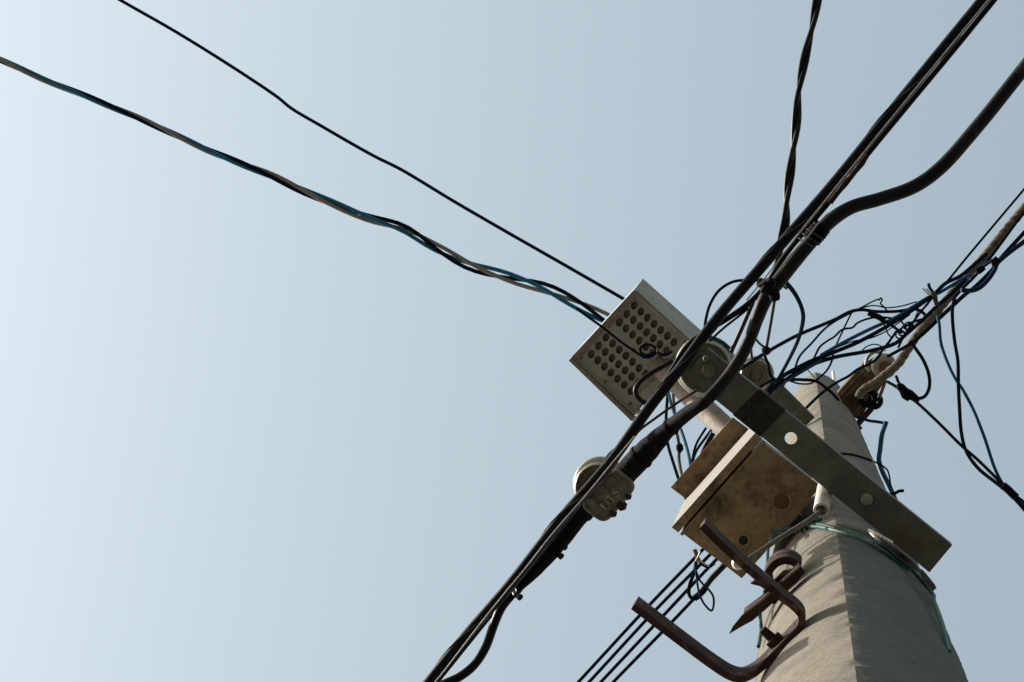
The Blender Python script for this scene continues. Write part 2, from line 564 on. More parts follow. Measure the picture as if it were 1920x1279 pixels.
for k in range(NR):
    an = 2 * math.pi * k / NR
    c_, s_ = math.cos(an), math.sin(an)
    m_ = max(abs(c_), abs(s_))
    ring_o.append((uh + c_ / m_ * WID / 2, s_ / m_ * WID / 2))
    ring_i.append((uh + c_ * HR, vh + s_ * HR))
vv = [ca(*p) for p in ring_o] + [ca(*p) for p in ring_i] + [ca(*p, TH) for p in ring_o] + [ca(*p, TH) for p in ring_i]
ff = []
for k in range(NR):
    k2 = (k + 1) % NR
    ff += [(k, k2, NR + k2, NR + k), (2 * NR + k, 3 * NR + k, 3 * NR + k2, 2 * NR + k2), (NR + k, NR + k2, 3 * NR + k2, 3 * NR + k)]
web.add(vv, ff)
fixnormals(web.build('web', STEEL, arm, smooth=False))
for sgn in (-1, 1):
    y0 = sgn * WID / 2
    y1 = sgn * (WID / 2 - 0.005)
    o = M().prism([ca(0, y0, TH + 0.0003), ca(LEN, y0, TH + 0.0003), ca(LEN, y1, TH + 0.0003), ca(0, y1, TH + 0.0003)], (0, 0, 0.036)).build('flange', STEEL, arm, smooth=False)
    fixnormals(o)
ub, vb = u_at(1625, 936)
bo = M().lathe(ca(ub, vb, -0.0076), [(0.0060, 0), (0.0102, 0.0015), (0.0108, 0.004), (0.0108, 0.0058)], 20).build('bolt', BRIGHT, arm)
bo['label'] = 'pale round bolt head on the lower half of the arm'
M().lathe(ca(ub, vb, -0.0015), [(0.0135, 0), (0.0140, 0.0013)], 24).build('washer', STEEL, arm)
M().lathe(ca(*u_at(1385, 745), -0.0015), [(0.0075, 0), (0.0085, 0.0014)], 20).build('stamp', STEEL, arm)
# mottled black band across the arm
ua = u_at(1398, 762)[0]; ub2 = u_at(1448, 800)[0]
bd = M()
bd.prism([ca(ua, -WID / 2 - 0.0015, -0.0015), ca(ub2, -WID / 2 - 0.0015, -0.0015), ca(ub2 - 0.006, WID / 2 + 0.0015, -0.0015), ca(ua - 0.008, WID / 2 + 0.0015, -0.0015)], (0, 0, 0.0012))
bd.prism([ca(ua, -WID / 2 - 0.0015, -0.0003), ca(ub2, -WID / 2 - 0.0015, -0.0003), ca(ub2, -WID / 2 - 0.0004, -0.0003), ca(ua, -WID / 2 - 0.0004, -0.0003)], (0, 0, 0.036))
bo = bd.build('band', MOTTLEDBLACK, arm, smooth=False)
bo['label'] = 'mottled black band across the middle of the arm'

# ------------------------------------------------------------------ pin insulators
def insulator(name, label, c, R, group, pin_mat=STEEL):
    t = thing(name, label, 'insulator', c, group)
    prof = [(R * 0.10, 0.040), (R * 0.42, 0.040), (R * 0.50, 0.012), (R * 0.56, 0.008), (R * 0.62, 0.024), (R * 0.78, 0.022), (R * 0.92, 0.0), (R, 0.004), (R * 1.0, 0.014),
            (R * 0.93, 0.030), (R * 0.78, 0.040), (R * 0.80, 0.046), (R * 1.10, 0.052), (R * 1.16, 0.058), (R * 1.10, 0.074), (R * 0.80, 0.088),
            (R * 0.55, 0.094), (R * 0.52, 0.108), (R * 0.62, 0.116), (R * 0.5, 0.128), (R * 0.2, 0.132)]
    M().lathe(c, prof, 40).build('porcelain_body', PORC, t, angle=50)
    M().lathe(Vector(c) + Vector((0, 0, -0.004)), [(R * 0.2, 0), (R * 0.2, 0.02)], 12).build('pin', pin_mat, t)
    return t
i1 = insulator('pin_insulator', 'large cream porcelain insulator on the upper left end of the crossarm', at(1321, 690, 4.10), 51 * mpp(4.10), 'porcelain insulators')
nt = M()
bz = at(1324, 672, HC - 0.002)
nt.lathe(bz + Vector((0, 0, -0.012)), [(0.004, 0), (0.0056, 0.002), (0.0056, 0.012)], 14)
nz_ = at(1328, 694, HC - 0.002)
nt.lathe(nz_ + Vector((0, 0, -0.007)), [(0.009, 0), (0.0135, 0.002), (0.0135, 0.007)], 6)
nt.build('pin_nut', CAST, i1, smooth=False)

# second short arm higher up with its own insulator
A2 = thing('short_steel_bracket', 'short steel bracket arm behind the crossarm, joined to the upper pole', 'bracket', at(1500, 787, 7.0))
q0, q1 = at(1404, 690, 7.0), at(1512, 798, 7.0)
d2 = (q1 - q0).normalized(); n2 = Vector((0, 0, 1)).cross(d2).normalized()
w2 = 21 * mpp(7.0)
fixnormals(M().prism([q0 - n2 * w2, q1 - n2 * w2, q1 + n2 * w2, q0 + n2 * w2], (0, 0, 0.006)).build('web', STEEL, A2, smooth=False))
for s in (-1, 1):
    fixnormals(M().prism([q0 + n2 * s * w2 + Vector((0, 0, .0063)), q1 + n2 * s * w2 + Vector((0, 0, .0063)), q1 + n2 * s * (w2 - .006) + Vector((0, 0, .0063)), q0 + n2 * s * (w2 - .006) + Vector((0, 0, .0063))], (0, 0, 0.05)).build('flange', STEEL, A2, smooth=False))
insulator('pin_insulator', 'small cream porcelain insulator just above the middle of the crossarm', at(1417, 703, 6.86), 29 * mpp(6.86), 'porcelain insulators')

# insulator carried by the thick cable, lower left, with a cast clamp below it
i3 = insulator('pin_insulator', 'round cream insulator behind the cast plate on the thick black cables', at(1121, 914, 4.04), 46 * mpp(4.04), 'porcelain insulators')
CL = thing('cable_clamp', 'grimy cast metal cable clamp plate with bolts and raised yellowish lettering', 'clamp', at(1143, 930, 3.95))
def rounded(pts, r, k=5):
    out = []
    n = len(pts)
    for i in range(n):
        p, a, b = Vector(pts[i]), Vector(pts[i - 1]), Vector(pts[(i + 1) % n])
        rr = min(r, (a - p).length * .45, (b - p).length * .45)
        p0 = p + (a - p).normalized() * rr
        p1 = p + (b - p).normalized() * rr
        for j in range(k + 1):
            t_ = j / k
            out.append(p0 * (1 - t_) ** 2 + p * 2 * t_ * (1 - t_) + p1 * t_ ** 2)
    return out
pl = rounded([(1150, 874), (1197, 911), (1134, 985), (1084, 947)], 22)
HP = 3.95
o = M().prism([at(p.x, p.y, HP) for p in pl], (0, 0, 0.012)).build('plate', CAST, CL, angle=50); fixnormals(o)
rim = [at(p.x, p.y, HP - 0.001) for p in rounded([(1151, 878), (1193, 911), (1134, 981), (1088, 947)], 20)]
M().tube(rim + [rim[0], rim[1]], 0.0028, 6).build('rim', CAST, CL)
for (x, y, r) in ((1146, 901, 8.5), (1108, 942, 8.5)):
    c = at(x, y, HP)
    M().lathe(c + Vector((0, 0, -0.005)), [(r * .55 * mpp(HP), 0), (r * mpp(HP), .002), (r * 1.05 * mpp(HP), .005)], 16).build('bolt', CAST, CL)
c = at(1127, 924, HP)
M().lathe(c + Vector((0, 0, -0.004)), [(0.008, 0), (0.0125, .0015), (0.0135, .004)], 20).build('boss', CAST, CL)
for (x, y, r) in ((1166, 948, 10.5), (1150, 963, 7.5), (1178, 931, 7)):
    c = at(x, y, HP + .004)
    M().lathe(c + Vector((0, 0, -0.008)), [(r * .7 * mpp(HP), 0), (r * mpp(HP), .003), (r * mpp(HP), .012)], 6).build('nut', RUST, CL, smooth=False)
# raised letters, read along the plate
cu = bpy.data.curves.new('letters', 'FONT')
cu.body = 'UT5'
cu.size = 0.0225
cu.extrude = 0.0012
cu.offset = 0.0007
cu.align_x = 'CENTER'; cu.align_y = 'CENTER'
tmp = bpy.data.objects.new('letters_tmp', cu)
col.objects.link(tmp)
bpy.context.view_layer.update()
lm = bpy.data.meshes.new_from_object(tmp.evaluated_get(bpy.context.evaluated_depsgraph_get()))
bpy.data.objects.remove(tmp)
lm.materials.clear(); lm.materials.append(BRASS)
lo = bpy.data.objects.new('lettering', lm); col.objects.link(lo); lo.parent = CL['_ob']
lc = at(1145, 937, HP - 0.0022)
lx = (at(1170, 907, HP) - at(1120, 967, HP)).normalized()      # reads from lower left to upper right
ly = Vector((0, 0, -1)).cross(lx)
lo.matrix_local = Matrix.Translation(lc - CL['_o']) @ Matrix((lx, ly, Vector((0, 0, -1)))).transposed().to_4x4()

# ------------------------------------------------------------------ street lamp head
HL = 6.2
LA = at(1187, 545, HL)
TILT = Vector((0.234, -0.36))
def lp(px, py, w=0.0):
    p = at(px, py, HL)
    for _ in range(3):
        dh = -((p.x - LA.x) * TILT.x + (p.y - LA.y) * TILT.y)
        p = at(px, py, HL + dh * 0.6)
    return p + LN * w
LN = Vector((TILT.x * .6, TILT.y * .6, 1)).normalized()
lamp = thing('street_lamp', 'square grey street lamp head with rows of oval holes in its underside', 'street lamp', at(1500, 935, 5.75))
O_ = Vector((1189.1, 572.9)); C_ = Vector((12.4, 11.5)); R_ = Vector((-13.9, 15.75))
def lat(i, j):
    p = O_ + C_ * i + R_ * j
    return (p.x, p.y)
panel = M()
TP = 0.007
def slab(i0, i1, j0, j1):
    q = [lp(*lat(i0, j0)), lp(*lat(i1, j0)), lp(*lat(i1, j1)), lp(*lat(i0, j1))]
    panel.prism(q, LN * TP)
rows = [0, 1, 2, 3.8, 4.8, 5.8]
I0, I1, J0, J1 = -0.95, 7.75, -1.15, 7.0
slab(I0, I1, J0, -0.5); slab(I0, I1, 2.5, 3.3); slab(I0, I1, 6.3, J1)
for jb in ((-.5, 2.5), (3.3, 6.3)):
    slab(I0, -0.5, *jb); slab(6.5, I1, *jb)
mj = Vector((0.35, -0.93)).normalized(); mn = Vector((mj.y, -mj.x))
holes = []
for j in rows:
    for i in range(7):
        cpx = Vector(lat(i, j))
        out_, in_ = [], []
        for k in range(24):
            an = math.pi * 2 * k / 24
            c_, s_ = math.cos(an), math.sin(an)
            m_ = max(abs(c_), abs(s_)) * 2
            out_.append(lat(i + c_ / m_, j + s_ / m_))
            dd = (C_ * c_ + R_ * s_).normalized()
            re = 1 / math.sqrt((dd.dot(mj) / 8.3) ** 2 + (dd.dot(mn) / 6.3) ** 2)
            q = cpx + dd * re
            in_.append((q.x, q.y))
        v = [lp(*p) for p in out_] + [lp(*p) for p in in_] + [lp(*p, TP) for p in in_]
        f = []
        for k in range(24):
            k2 = (k + 1) % 24
            f += [(k, k2, 24 + k2, 24 + k), (24 + k, 24 + k2, 48 + k2, 48 + k)]
        panel.add(v, f)
        holes.append((cpx, in_))
po = panel.build('perforated_panel', LAMPPAINT, lamp, smooth=False)
fixnormals(po)
for cpx, in_ in holes:
    ctr = Vector((cpx.x, cpx.y))
    v = [lp(*(ctr + (Vector(p) - ctr) * 1.12), TP + 0.0045) for p in in_]
    M().add(v + [p + LN * 0.002 for p in v], [tuple(range(24)), tuple(range(47, 23, -1))]).build('lens', LENS, lamp)
# housing behind the panel
pa, pb, pc, pd = (1187, 545), (1073, 668), (1189, 778), (1309, 654)
def ins(p, k):
    c = Vector((1190, 662)); q = c + (Vector(p) - c) * k
    return (q.x, q.y)
hd = Vector((0.0187, -0.029, 0.08))
hv = [lp(*p, TP + 0.0065) for p in (pa, pb, pc, pd)]
fixnormals(M().prism(hv, hd * 1.0).build('housing', LAMPSIDE, lamp, smooth=False))
# frame bars round the panel, hanging a little below it
def bar(p, q, wpx, inward, z0, z1, name, m):
    p, q = Vector(p), Vector(q)
    d = (q - p).normalized(); nrm = Vector((-d.y, d.x))
    if nrm.dot(Vector((1190, 662)) - p) < 0: nrm = -nrm
    nrm = nrm * inward
    a, b, c, e = p, q, q + nrm * wpx, p + nrm * wpx
    fixnormals(M().prism([lp(a.x, a.y, z0), lp(b.x, b.y, z0), lp(c.x, c.y, z0), lp(e.x, e.y, z0)], LN * (z1 - z0)).build(name, m, lamp, smooth=False))
bar(pa, pb, 9.5, 1, -0.007, 0.0115, 'frame_bar', LAMPEDGE)
bar((1190, 547), (1309, 653), 5, 1, -0.005, 0.0112, 'frame_bar', LAMPPAINT)
bar((1076, 672), (1190, 779), 4, 1, -0.004, 0.0110, 'frame_bar', LAMPPAINT)
bar((1073, 669), (1188, 780), 7, -1, -0.012, 0.030, 'side_lip', BOXPAINT)
lip = M().tube([lp(1189, 557, -0.003), lp(1084, 673, -0.003)], 0.0021, 6).build('trim_line', BRIGHT, lamp)
for (i_, j_) in ((-0.6, -0.8), (-0.6, 2.9), (-0.6, 6.65), (3.2, 2.9), (6.9, -0.8), (3.2, -0.85), (3.2, 6.7), (6.9, 6.65)):
    M().lathe(lp(*lat(i_, j_), -0.003), [(0.0025, 0), (0.0042, 0.0012), (0.0045, 0.003)], 12, axis=LN).build('screw', RUSTBROWN, lamp)
# arm pipe and mounting plate
p0, p1, p2 = at(1222, 674, 6.28), at(1360, 803, 6.0), at(1540, 972, 5.62)
M().tube(smooth_path([p0, p1, p2], sub=6), 21.5 * mpp(6.0), 24).build('arm_pipe', LAMPEDGE, lamp)
mp_ = [(1254, 690), (1266, 706), (1214, 759), (1194, 741)]
fixnormals(M().prism([lp(*p, -0.02) for p in mp_], LN * 0.018).build('mounting_plate', LAMPPAINT, lamp, smooth=False))
for (x, y) in ((1196, 770), (1187, 783)):
    c = lp(x, y, -0.01)
    M().prism([lp(x - 4, y - 3, -.012), lp(x + 5, y - 1, -.012), lp(x + 3, y + 5, -.012), lp(x - 5, y + 3, -.012)], LN * 0.02).build('tab', LAMPPAINT, lamp, smooth=False)

# ------------------------------------------------------------------ meter box on the pole
HB = 4.3
B1, B2, B3, B4 = at(1259, 989, HB), at(1415, 813, HB), at(1541, 909, HB), at(1385, 1085, HB)
ex = (B2 - B1).normalized(); ey = (B4 - B1).normalized()      # along the door; from the door to the back
bw, bdp, bh = (B2 - B1).length, (B4 - B1).length, 0.45
box = thing('meter_box', 'rusty bottomed cream steel meter box with a rain hood, fixed beside the pole', 'meter box', (B1 + B2 + B3 + B4) / 4)
def bp(x, y, z=0.0):
    return B1 + ex * x + ey * y + Vector((0, 0, z))
def bslab(x0, x1, y0, y1, z0, z1, name, m, parent=box):
    o = M().prism([bp(x0, y0, z0), bp(x1, y0, z0), bp(x1, y1, z0), bp(x0, y1, z0)], (0, 0, z1 - z0)).build(name, m, parent, smooth=False)
    fixnormals(o)
    return o
dt = 0.020
door = bslab(0.0, bw, 0.0, dt - 0.004, 0.0015, bh, 'door', BOXPAINT)
bslab(0.0005, bw - 0.0005, 0.0012, dt - 0.0045, -0.0005, 0.0014, 'bottom_edge', BOXBROWN, under(door, box))
bslab(0.004, bw - 0.032, dt, bdp, 0.004, bh, 'body', BOXPAINT)
bslab(0.004, bw - 0.004, dt, bdp, 0.0, 0.0038, 'bottom_panel', BOXBROWN)
bslab(0.0, bw, dt, dt + 0.006, -0.0025, -0.0002, 'seam', BOXBROWN)
bslab(0.004, bw - 0.032, bdp + .0003, bdp + 0.004, -0.001, bh, 'back_edge', BOXBROWN)
# hood
hood = M()
hq = [bp(0.008, -0.040, bh + 0.002), bp(bw - 0.034, -0.040, bh + 0.002), bp(bw - 0.034, bdp + 0.005, bh + 0.012), bp(0.008, bdp + 0.005, bh + 0.012)]
hood.prism(hq, (0, 0, 0.012))
fixnormals(hood.build('rain_hood', BOXBROWN, box, smooth=False))
for (x, y, r) in ((1466, 941, 17), (1394, 1013, 11)):
    c = at(x, y, HB - 0.0015)
    kn = M().torus(c, r * mpp(HB), 0.0028, n=28).build('knockout', BOXBROWN, box)
    M().lathe(c + Vector((0, 0, -0.001)), [(r * .8 * mpp(HB), 0), (r * .8 * mpp(HB), .0015)], 24).build('plug', RUSTBROWN if r > 12 else DARKHOLE, under(kn, box))
# bracket that holds the box on the pole
mid = (bp(bw * .5, bdp, 0.22))
axis = Vector((POLE.x, POLE.y, mid.z))
M().prism([mid + ex * .03, mid - ex * .03, mid - ex * .03 + (axis - mid) * .55, mid + ex * .03 + (axis - mid) * .55], (0, 0, .04)).build('wall_bracket', STEEL, box, smooth=False)

# ------------------------------------------------------------------ rusty U bracket at the bottom of the frame
HU = 3.08
U = [(1316, 986), (1367, 1036), (1427, 1089), (1465, 1121), (1488, 1138), (1503, 1156), (1502, 1174), (1484, 1195), (1455, 1225), (1428, 1252), (1408, 1267),
     (1388, 1274), (1368, 1269), (1340, 1252), (1275, 1204), (1187, 1137)]
def ribbon(path, z0, z1, th):
    """upright strap following a horizontal path"""
    m_ = M()
    n = len(path)
    ring = []
    for i in range(n):
        d = (path[min(i + 1, n - 1)] - path[max(i - 1, 0)]).normalized()
        nn = Vector((0, 0, 1)).cross(d).normalized() * th / 2
        ring.append([path[i] + nn + Vector((0, 0, z0)), path[i] - nn + Vector((0, 0, z0)), path[i] - nn + Vector((0, 0, z1)), path[i] + nn + Vector((0, 0, z1))])
    v = [p for r in ring for p in r]
    f = []
    for i in range(n - 1):
        for k in range(4):
            f.append((i * 4 + k, i * 4 + (k + 1) % 4, (i + 1) * 4 + (k + 1) % 4, (i + 1) * 4 + k))
    f += [(3, 2, 1, 0), tuple((n - 1) * 4 + k for k in range(4))]
    return m_.add(v, f)
us = smooth_path([at(x, y, HU) for x, y in U], sub=6)
ubr = thing('u_shaped_bracket', 'rusty U shaped steel strap bracket with two arms reaching out from the pole', 'bracket', at(1455, 1222, HU))
o = ribbon(us, 0, 0.068, 0.0095).build('strap', RUST, ubr, angle=40); fixnormals(o)
bc = at(1458, 1206, HU + 0.03)
bdir = (Vector((-.75, -.66, 0))).normalized()
b0 = M().lathe(bc, [(0.0125, -0.010), (0.0125, 0.010)], 6, axis=bdir).build('nut', RUST, ubr, smooth=False)
M().cyl(bc + bdir * .01, bc + bdir * .028, .007, .006, 12).build('bolt_end', RUST, under(b0, ubr))
tipn = M().torus(at(1218, 1152, HU + .04), 0.008, 0.0018, ax=Vector((.6, -.8, 0)), n=16, m=6).build('slot_rim', RUST, ubr)

# second rusty bracket above it: a pointed angle bar and an arched strap
HK = 3.55
hk = thing('rusty_hook_bracket', 'rusty pointed angle bar and arched strap behind the U shaped bracket', 'bracket', at(1480, 1090, HK))
blade = [(1367, 1189), (1374, 1175), (1391, 1154), (1431, 1125), (1452, 1104), (1502, 1061), (1509, 1074), (1492, 1094), (1462, 1119), (1439, 1140), (1411, 1164), (1394, 1173)]
o = M().prism([at(x, y, HK) for x, y in blade], (0, 0, 0.006)).build('pointed_bar', RUST, hk, smooth=False); fixnormals(o)
edge = [at(x, y, HK + 0.0062) for x, y in ((1396, 1152), (1431, 1126), (1452, 1105), (1500, 1064))]
o = ribbon(edge, 0, 0.05, 0.005).build('upright_leg', RUST, hk, smooth=False); fixnormals(o)
arch = [at(x, y, HK + .12) for x, y in ((1443, 1098), (1440, 1075), (1451, 1056), (1468, 1047), (1486, 1049), (1499, 1059))]
o = ribbon(smooth_path(arch, sub=5), -0.03, 0.07, 0.012).build('arched_strap', RUST, hk, angle=50); fixnormals(o)
nub = [at(x, y, HK + .02) for x, y in ((1407, 1095), (1424, 1082), (1448, 1092), (1440, 1108), (1424, 1099))]
o = M().prism(nub, (0, 0, 0.02)).build('spur', RUST, hk, smooth=False); fixnormals(o)
o = M().prism([at(x, y, HK + .03) for x, y in ((1432, 1108), (1468, 1070), (1490, 1066), (1492, 1090), (1452, 1134), (1440, 1128))], (0, 0, .01)).build('gusset', RUST, hk, smooth=False); fixnormals(o)

# ------------------------------------------------------------------ white tube, rod and knob
c0, c1 = at(1540, 957, 4.0), at(1547, 915, 4.11)
tb = thing('insulator_tube', 'short white ceramic tube below the crossarm on the pole face', 'tube', c0)
ax_ = (c1 - c0).normalized()
M().lathe(c0, [(0.0085, 0.012), (0.0095, 0.0), (0.0135, 0.0), (0.0142, 0.004), (0.0142, (c1 - c0).length)], 24, axis=ax_).build('sleeve', WHITE, tb)
M().lathe(c0 + ax_ * .013, [(0.008, 0), (0.008, .002)], 16, axis=ax_).build('bore', DARKHOLE, tb)
rd = thing('stay_rod', 'thin grey rod with a white knob crossing under the meter box', 'rod', at(1470, 1002, 3.97))
M().tube(smooth_path([at(1541, 953, 4.01), at(1530, 966, 3.99), at(1455, 1014, 3.97), at(1392, 1056, 3.95)], sub=6), 0.0045, 10).build('shaft', ROD, rd)
kn = at(1384, 1056, 3.95)
M().lathe(kn + Vector((0, 0, -.011)), [(0.002, 0), (0.008, .002), (0.0115, .008), (0.0115, .016), (0.007, .023), (.002, .025)], 20).build('knob', WHITE, rd)

# ------------------------------------------------------------------ green rope round the pole, strap and hook
def pole_path(px, off):
    return [on_pole(p[0], p[1], p[2] if len(p) > 2 else off) for p in px]
gr = thing('green_rope', 'thin green plastic rope knotted round the concrete pole below the crossarm', 'rope', on_pole(1560, 990, .006))
gp = [at(1449, 996, 4.14), at(1480, 992, 4.2)] + pole_path([(1515, 985), (1560, 990), (1610, 1004), (1660, 1031), (1705, 1064), (1738, 1100)], 0.006)
gp += [at(1752, 1130, 3.55), at(1768, 1175, 3.35), at(1779, 1222, 3.2)]
M().tube(smooth_path(gp, sub=8), 0.0035, 8).build('loop', GREEN, gr)
gp2 = pole_path([(1515, 986), (1562, 994), (1612, 1009), (1662, 1036), (1706, 1070)], 0.006)
M().tube(smooth_path(gp2, sub=8), 0.003, 8).build('second_turn', GREEN, gr)
ks = []
kc = gp[2]
for i in range(60):
    a = i / 60 * math.pi * 10
    ks.append(kc + Vector(((i / 60 - .5) * .045, -(i / 60 - .5) * .014, 0)) + Vector((0.3 * math.cos(a), math.sin(a), -0.8 + math.cos(a * 1.0))) * .007)
M().tube(ks, 0.003, 7).build('knot', GREEN, gr)
gl = [at(1452, 1000, 4.25), at(1441, 1025, 4.1), at(1438, 1062, 3.95), at(1432, 1118, 3.75), at(1425, 1150, 3.62), at(1427, 1180, 3.52), at(1422, 1212, 3.42)]
M().tube(smooth_path(gl, sub=8), 0.003, 8).build('hanging_end', GREEN, gr)

st = thing('pole_strap', 'dark steel strap curving round the right side of the pole under the crossarm end', 'strap', on_pole(1700, 1062, .008))
sp = smooth_path(pole_path([(1652, 1016), (1680, 1034), (1710, 1058)], 0.016) + [at(1733, 1081, 3.66), at(1752, 1105, 3.62)], sub=8)
o = ribbon([p for p in sp], -0.006, 0.03, 0.008).build('band', MOTTLEDBLACK, st, angle=50); fixnormals(o)
hkp = smooth_path([on_pole(1660, 1024, .012), on_pole(1645, 1011, .016), on_pole(1631, 997, .02), on_pole(1640, 999, .03), on_pole(1673, 1017, .03)], sub=6)
M().tube(hkp, 0.0024, 8).build('hook', WHITE, st)

# ------------------------------------------------------------------ upper right bracket with shackle, spool and dead-end
HS = 8.5
sb = thing('spool_bracket', 'rusty steel channel bracket pointing right from the pole head', 'bracket', at(1590, 775, HS))
bl = [(1571, 738), (1622, 680), (1648, 664), (1676, 690), (1610, 788), (1588, 772)]
o = M().prism([at(x, y, HS) for x, y in bl], (0, 0, 0.008)).build('web', RUSTBROWN, sb, smooth=False); fixnormals(o)
for (a, b) in (((1576, 742), (1627, 686)), ((1580, 750), (1634, 693))):
    M().tube([at(*a, HS - .008), at(*b, HS - .008)], 0.0032, 6).build('rib', HEMP, sb)
o = ribbon([at(1571, 738, HS + .008), at(1622, 680, HS + .008)], 0, .09, .006).build('side_flange', RUSTBROWN, sb, smooth=False); fixnormals(o)
insul = thing('spool_insulator', 'pale spool insulator at the tip of the rusty channel bracket', 'insulator', at(1657, 687, HS - .05), 'porcelain insulators')
R3 = 23 * mpp(HS)
M().lathe(at(1658, 688, HS - 0.055), [(R3 * .35, 0), (R3 * .8, .002), (R3, .010), (R3 * .95, .018), (R3 * .6, .026), (R3 * .6, .034), (R3, .044), (R3 * 1.05, .05), (R3 * .5, .054)], 32).build('porcelain_body', PORC, insul, angle=50)
M().lathe(at(1660, 690, HS - 0.062), [(R3 * .52, 0), (R3 * .55, .006)], 24).build('pin_head', RUSTBROWN, insul)
whook = smooth_path([at(x, y, HS - .07) for x, y in ((1631, 695), (1624, 684), (1628, 669), (1640, 660), (1652, 662))], sub=6)
tag(M().tube(whook, 0.0065, 10).build('clevis_hook', BRIGHT, origin=whook[0]), 'small pale curved hook beside the spool insulator', 'hook')
sh = thing('shackle', 'dark rusted shackle ring and eyebolts tied to the pole head', 'shackle', at(1633, 750, HS - .05))
M().torus(at(1627, 746, HS - .08), 13 * mpp(HS), 0.0115, n=24, m=10).build('ring', TAPE, sh)
M().torus(at(1640, 752, HS - .07), 11 * mpp(HS), 0.0105, ax=(.3, .2, 1), n=24, m=10).build('ring', TAPE, sh)
M().tube([at(1622, 757, HS - .05), at(1596, 786, HS - .03)], 0.0085, 10).build('eyebolt', RUSTBROWN, sh)
M().tube([at(1634, 766, HS - .06), at(1605, 799, HS - .05)], 0.0115, 10).build('eyebolt', RUST, sh)
M().tube([at(1592, 786, HS - .03), at(1614, 806, HS - .03)], 0.010, 8).build('cross_pin', RUST, sh)

# thick stranded cable that ends at the spool
rope_px = [(1920, 391), (1881, 438), (1844, 483), (1824, 505), (1799, 533), (1767, 572), (1742, 601), (1711, 641), (1696, 664), (1684, 682), (1667, 697), (1640, 719), (1618, 732), (1610, 744)]
twisted('stranded_cable', 'thick tan stranded cable running from the shackle to the upper right corner', rope_px, (8.32, 8.36), 12, 3.0, 44,
        [HEMP, HEMP, HEMP], 'cable', ext=(5.0, 0))
wire('cable_tail', 'short tan strand end hanging between spool insulator and shackle', [(1660, 712), (1655, 728), (1648, 746)], 8.36, 7, HEMP, cat='cable')

# ------------------------------------------------------------------ thick black cables
HA = 3.85
A_px = [(1843, 0), (1704, 170), (1566, 341), (1450, 475), (1341, 602), (1278, 687), (1215, 768), (1149, 861), (1111, 906), (1050, 976), (1012, 1025), (952, 1102), (876, 1190), (804, 1279)]
wire('power_cable', 'thick straight black power cable running from upper right corner to bottom edge', A_px, HA, 21, RUBBER, ext=(6, 6), cat='cable', group='thick black power cables', n=18, sub=10, jitter=0.02)
B_px = [(1864, 0), (1786, 96), (1713, 184), (1629, 286), (1582, 345), (1520, 420), (1471, 480), (1438, 533), (1404, 569), (1366, 596), (1325, 621), (1290, 648), (1264, 688), (1243, 724), (1222, 762), (1180, 822), (1140, 878), (1085, 946), (1036, 1007), (975, 1084), (900, 1177), (818, 1279)]
wire('power_cable', 'slimmer black cable lashed alongside the straight thick cable, looping past the insulator', B_px, (3.92, 3.93), 11, RUBBER, ext=(6, 6), cat='cable', group='thick black power cables', n=14, jitter=0.03)
wire('messenger_wire', 'thin bare steel wire shining along the upper half of the thick cable', [(1853, 0), (1700, 187), (1590, 323), (1506, 428), (1466, 480), (1440, 514), (1400, 563)], HA - 0.02, 2.6, SILVER, ext=(6, 0), group='bare steel wires')
wire('messenger_wire', 'thin bare steel wire shining along the lower half of the thick cable', [(1190, 818), (1150, 866), (1100, 927), (1058, 975), (1030, 1008), (985, 1066), (950, 1108), (905, 1164), (830, 1262), (816, 1279)], HA - 0.03, 2.6, SILVER, ext=(0, 6), group='bare steel wires')

C_px = [(1932, 113), (1832, 238), (1762, 316), (1714, 350), (1650, 373), (1596, 389), (1556, 415), (1510, 465), (1470, 515), (1438, 556), (1419, 600), (1404, 640), (1382, 682), (1352, 722), (1325, 750), (1293, 772), (1255, 803), (1215, 843), (1172, 888), (1130, 935), (1090, 958), (1050, 1009), (1004, 1066), (966, 1106), (940, 1140), (926, 1172), (910, 1215), (888, 1248), (862, 1269), (832, 1283)]
C_w = [25, 25, 25, 25, 25, 25, 27, 27, 27, 27, 24, 23, 23, 23, 23, 26, 30, 46, 47, 44, 46, 42, 30, 20, 17, 17, 17, 17, 17, 17]
C_h = [3.9] * 14 + [3.9, 3.93, 3.97, 4.0, 4.02, 4.04, 4.0, 3.98, 3.95, 3.93, 3.92, 3.92, 3.92, 3.92, 3.92, 3.92]
P3 = [at(x, y, h) for (x, y), h in zip(C_px, C_h)]
P3 = [P3[0] + (P3[0] - P3[1]).normalized() * 6] + P3 + [P3[-1] + (P3[-1] - P3[-2]).normalized() * 6]
Wd = [25] + C_w + [17]
SUB = 10
S3 = smooth_path(P3, sub=SUB)
rad = []
for i in range(len(S3)):
    k = min(i // SUB, len(Wd) - 2); u = (i - k * SUB) / SUB
    w_ = Wd[k] + (Wd[k + 1] - Wd[k]) * u
    lump = 0.05 if 30 < w_ else 0.015
    rad.append(w_ * .5 * mpp(3.95) * (1 + lump * noise.noise(S3[i] * 55)))
cc = thing('spliced_power_cable', 'thick black cable that bends away to the right and swells into taped splices', 'cable', at(1438, 556, 3.9), 'thick black power cables')
def seg(i0, i1): return S3[i0:i1 + 1], rad[i0:i1 + 1]
k1, k2, k3 = 15 * SUB, 22 * SUB + 5, 24 * SUB + 5
for nm, m_, (a, b) in (('sheath', RUBBERDUST, (0, k1)), ('taped_splice', TAPE, (k1, k3)), ('sheath', RUBBER, (k3, len(S3) - 1))):
    s_, r_ = seg(a, b)
    M().tube(s_, r_, 20).build(nm, m_, cc)
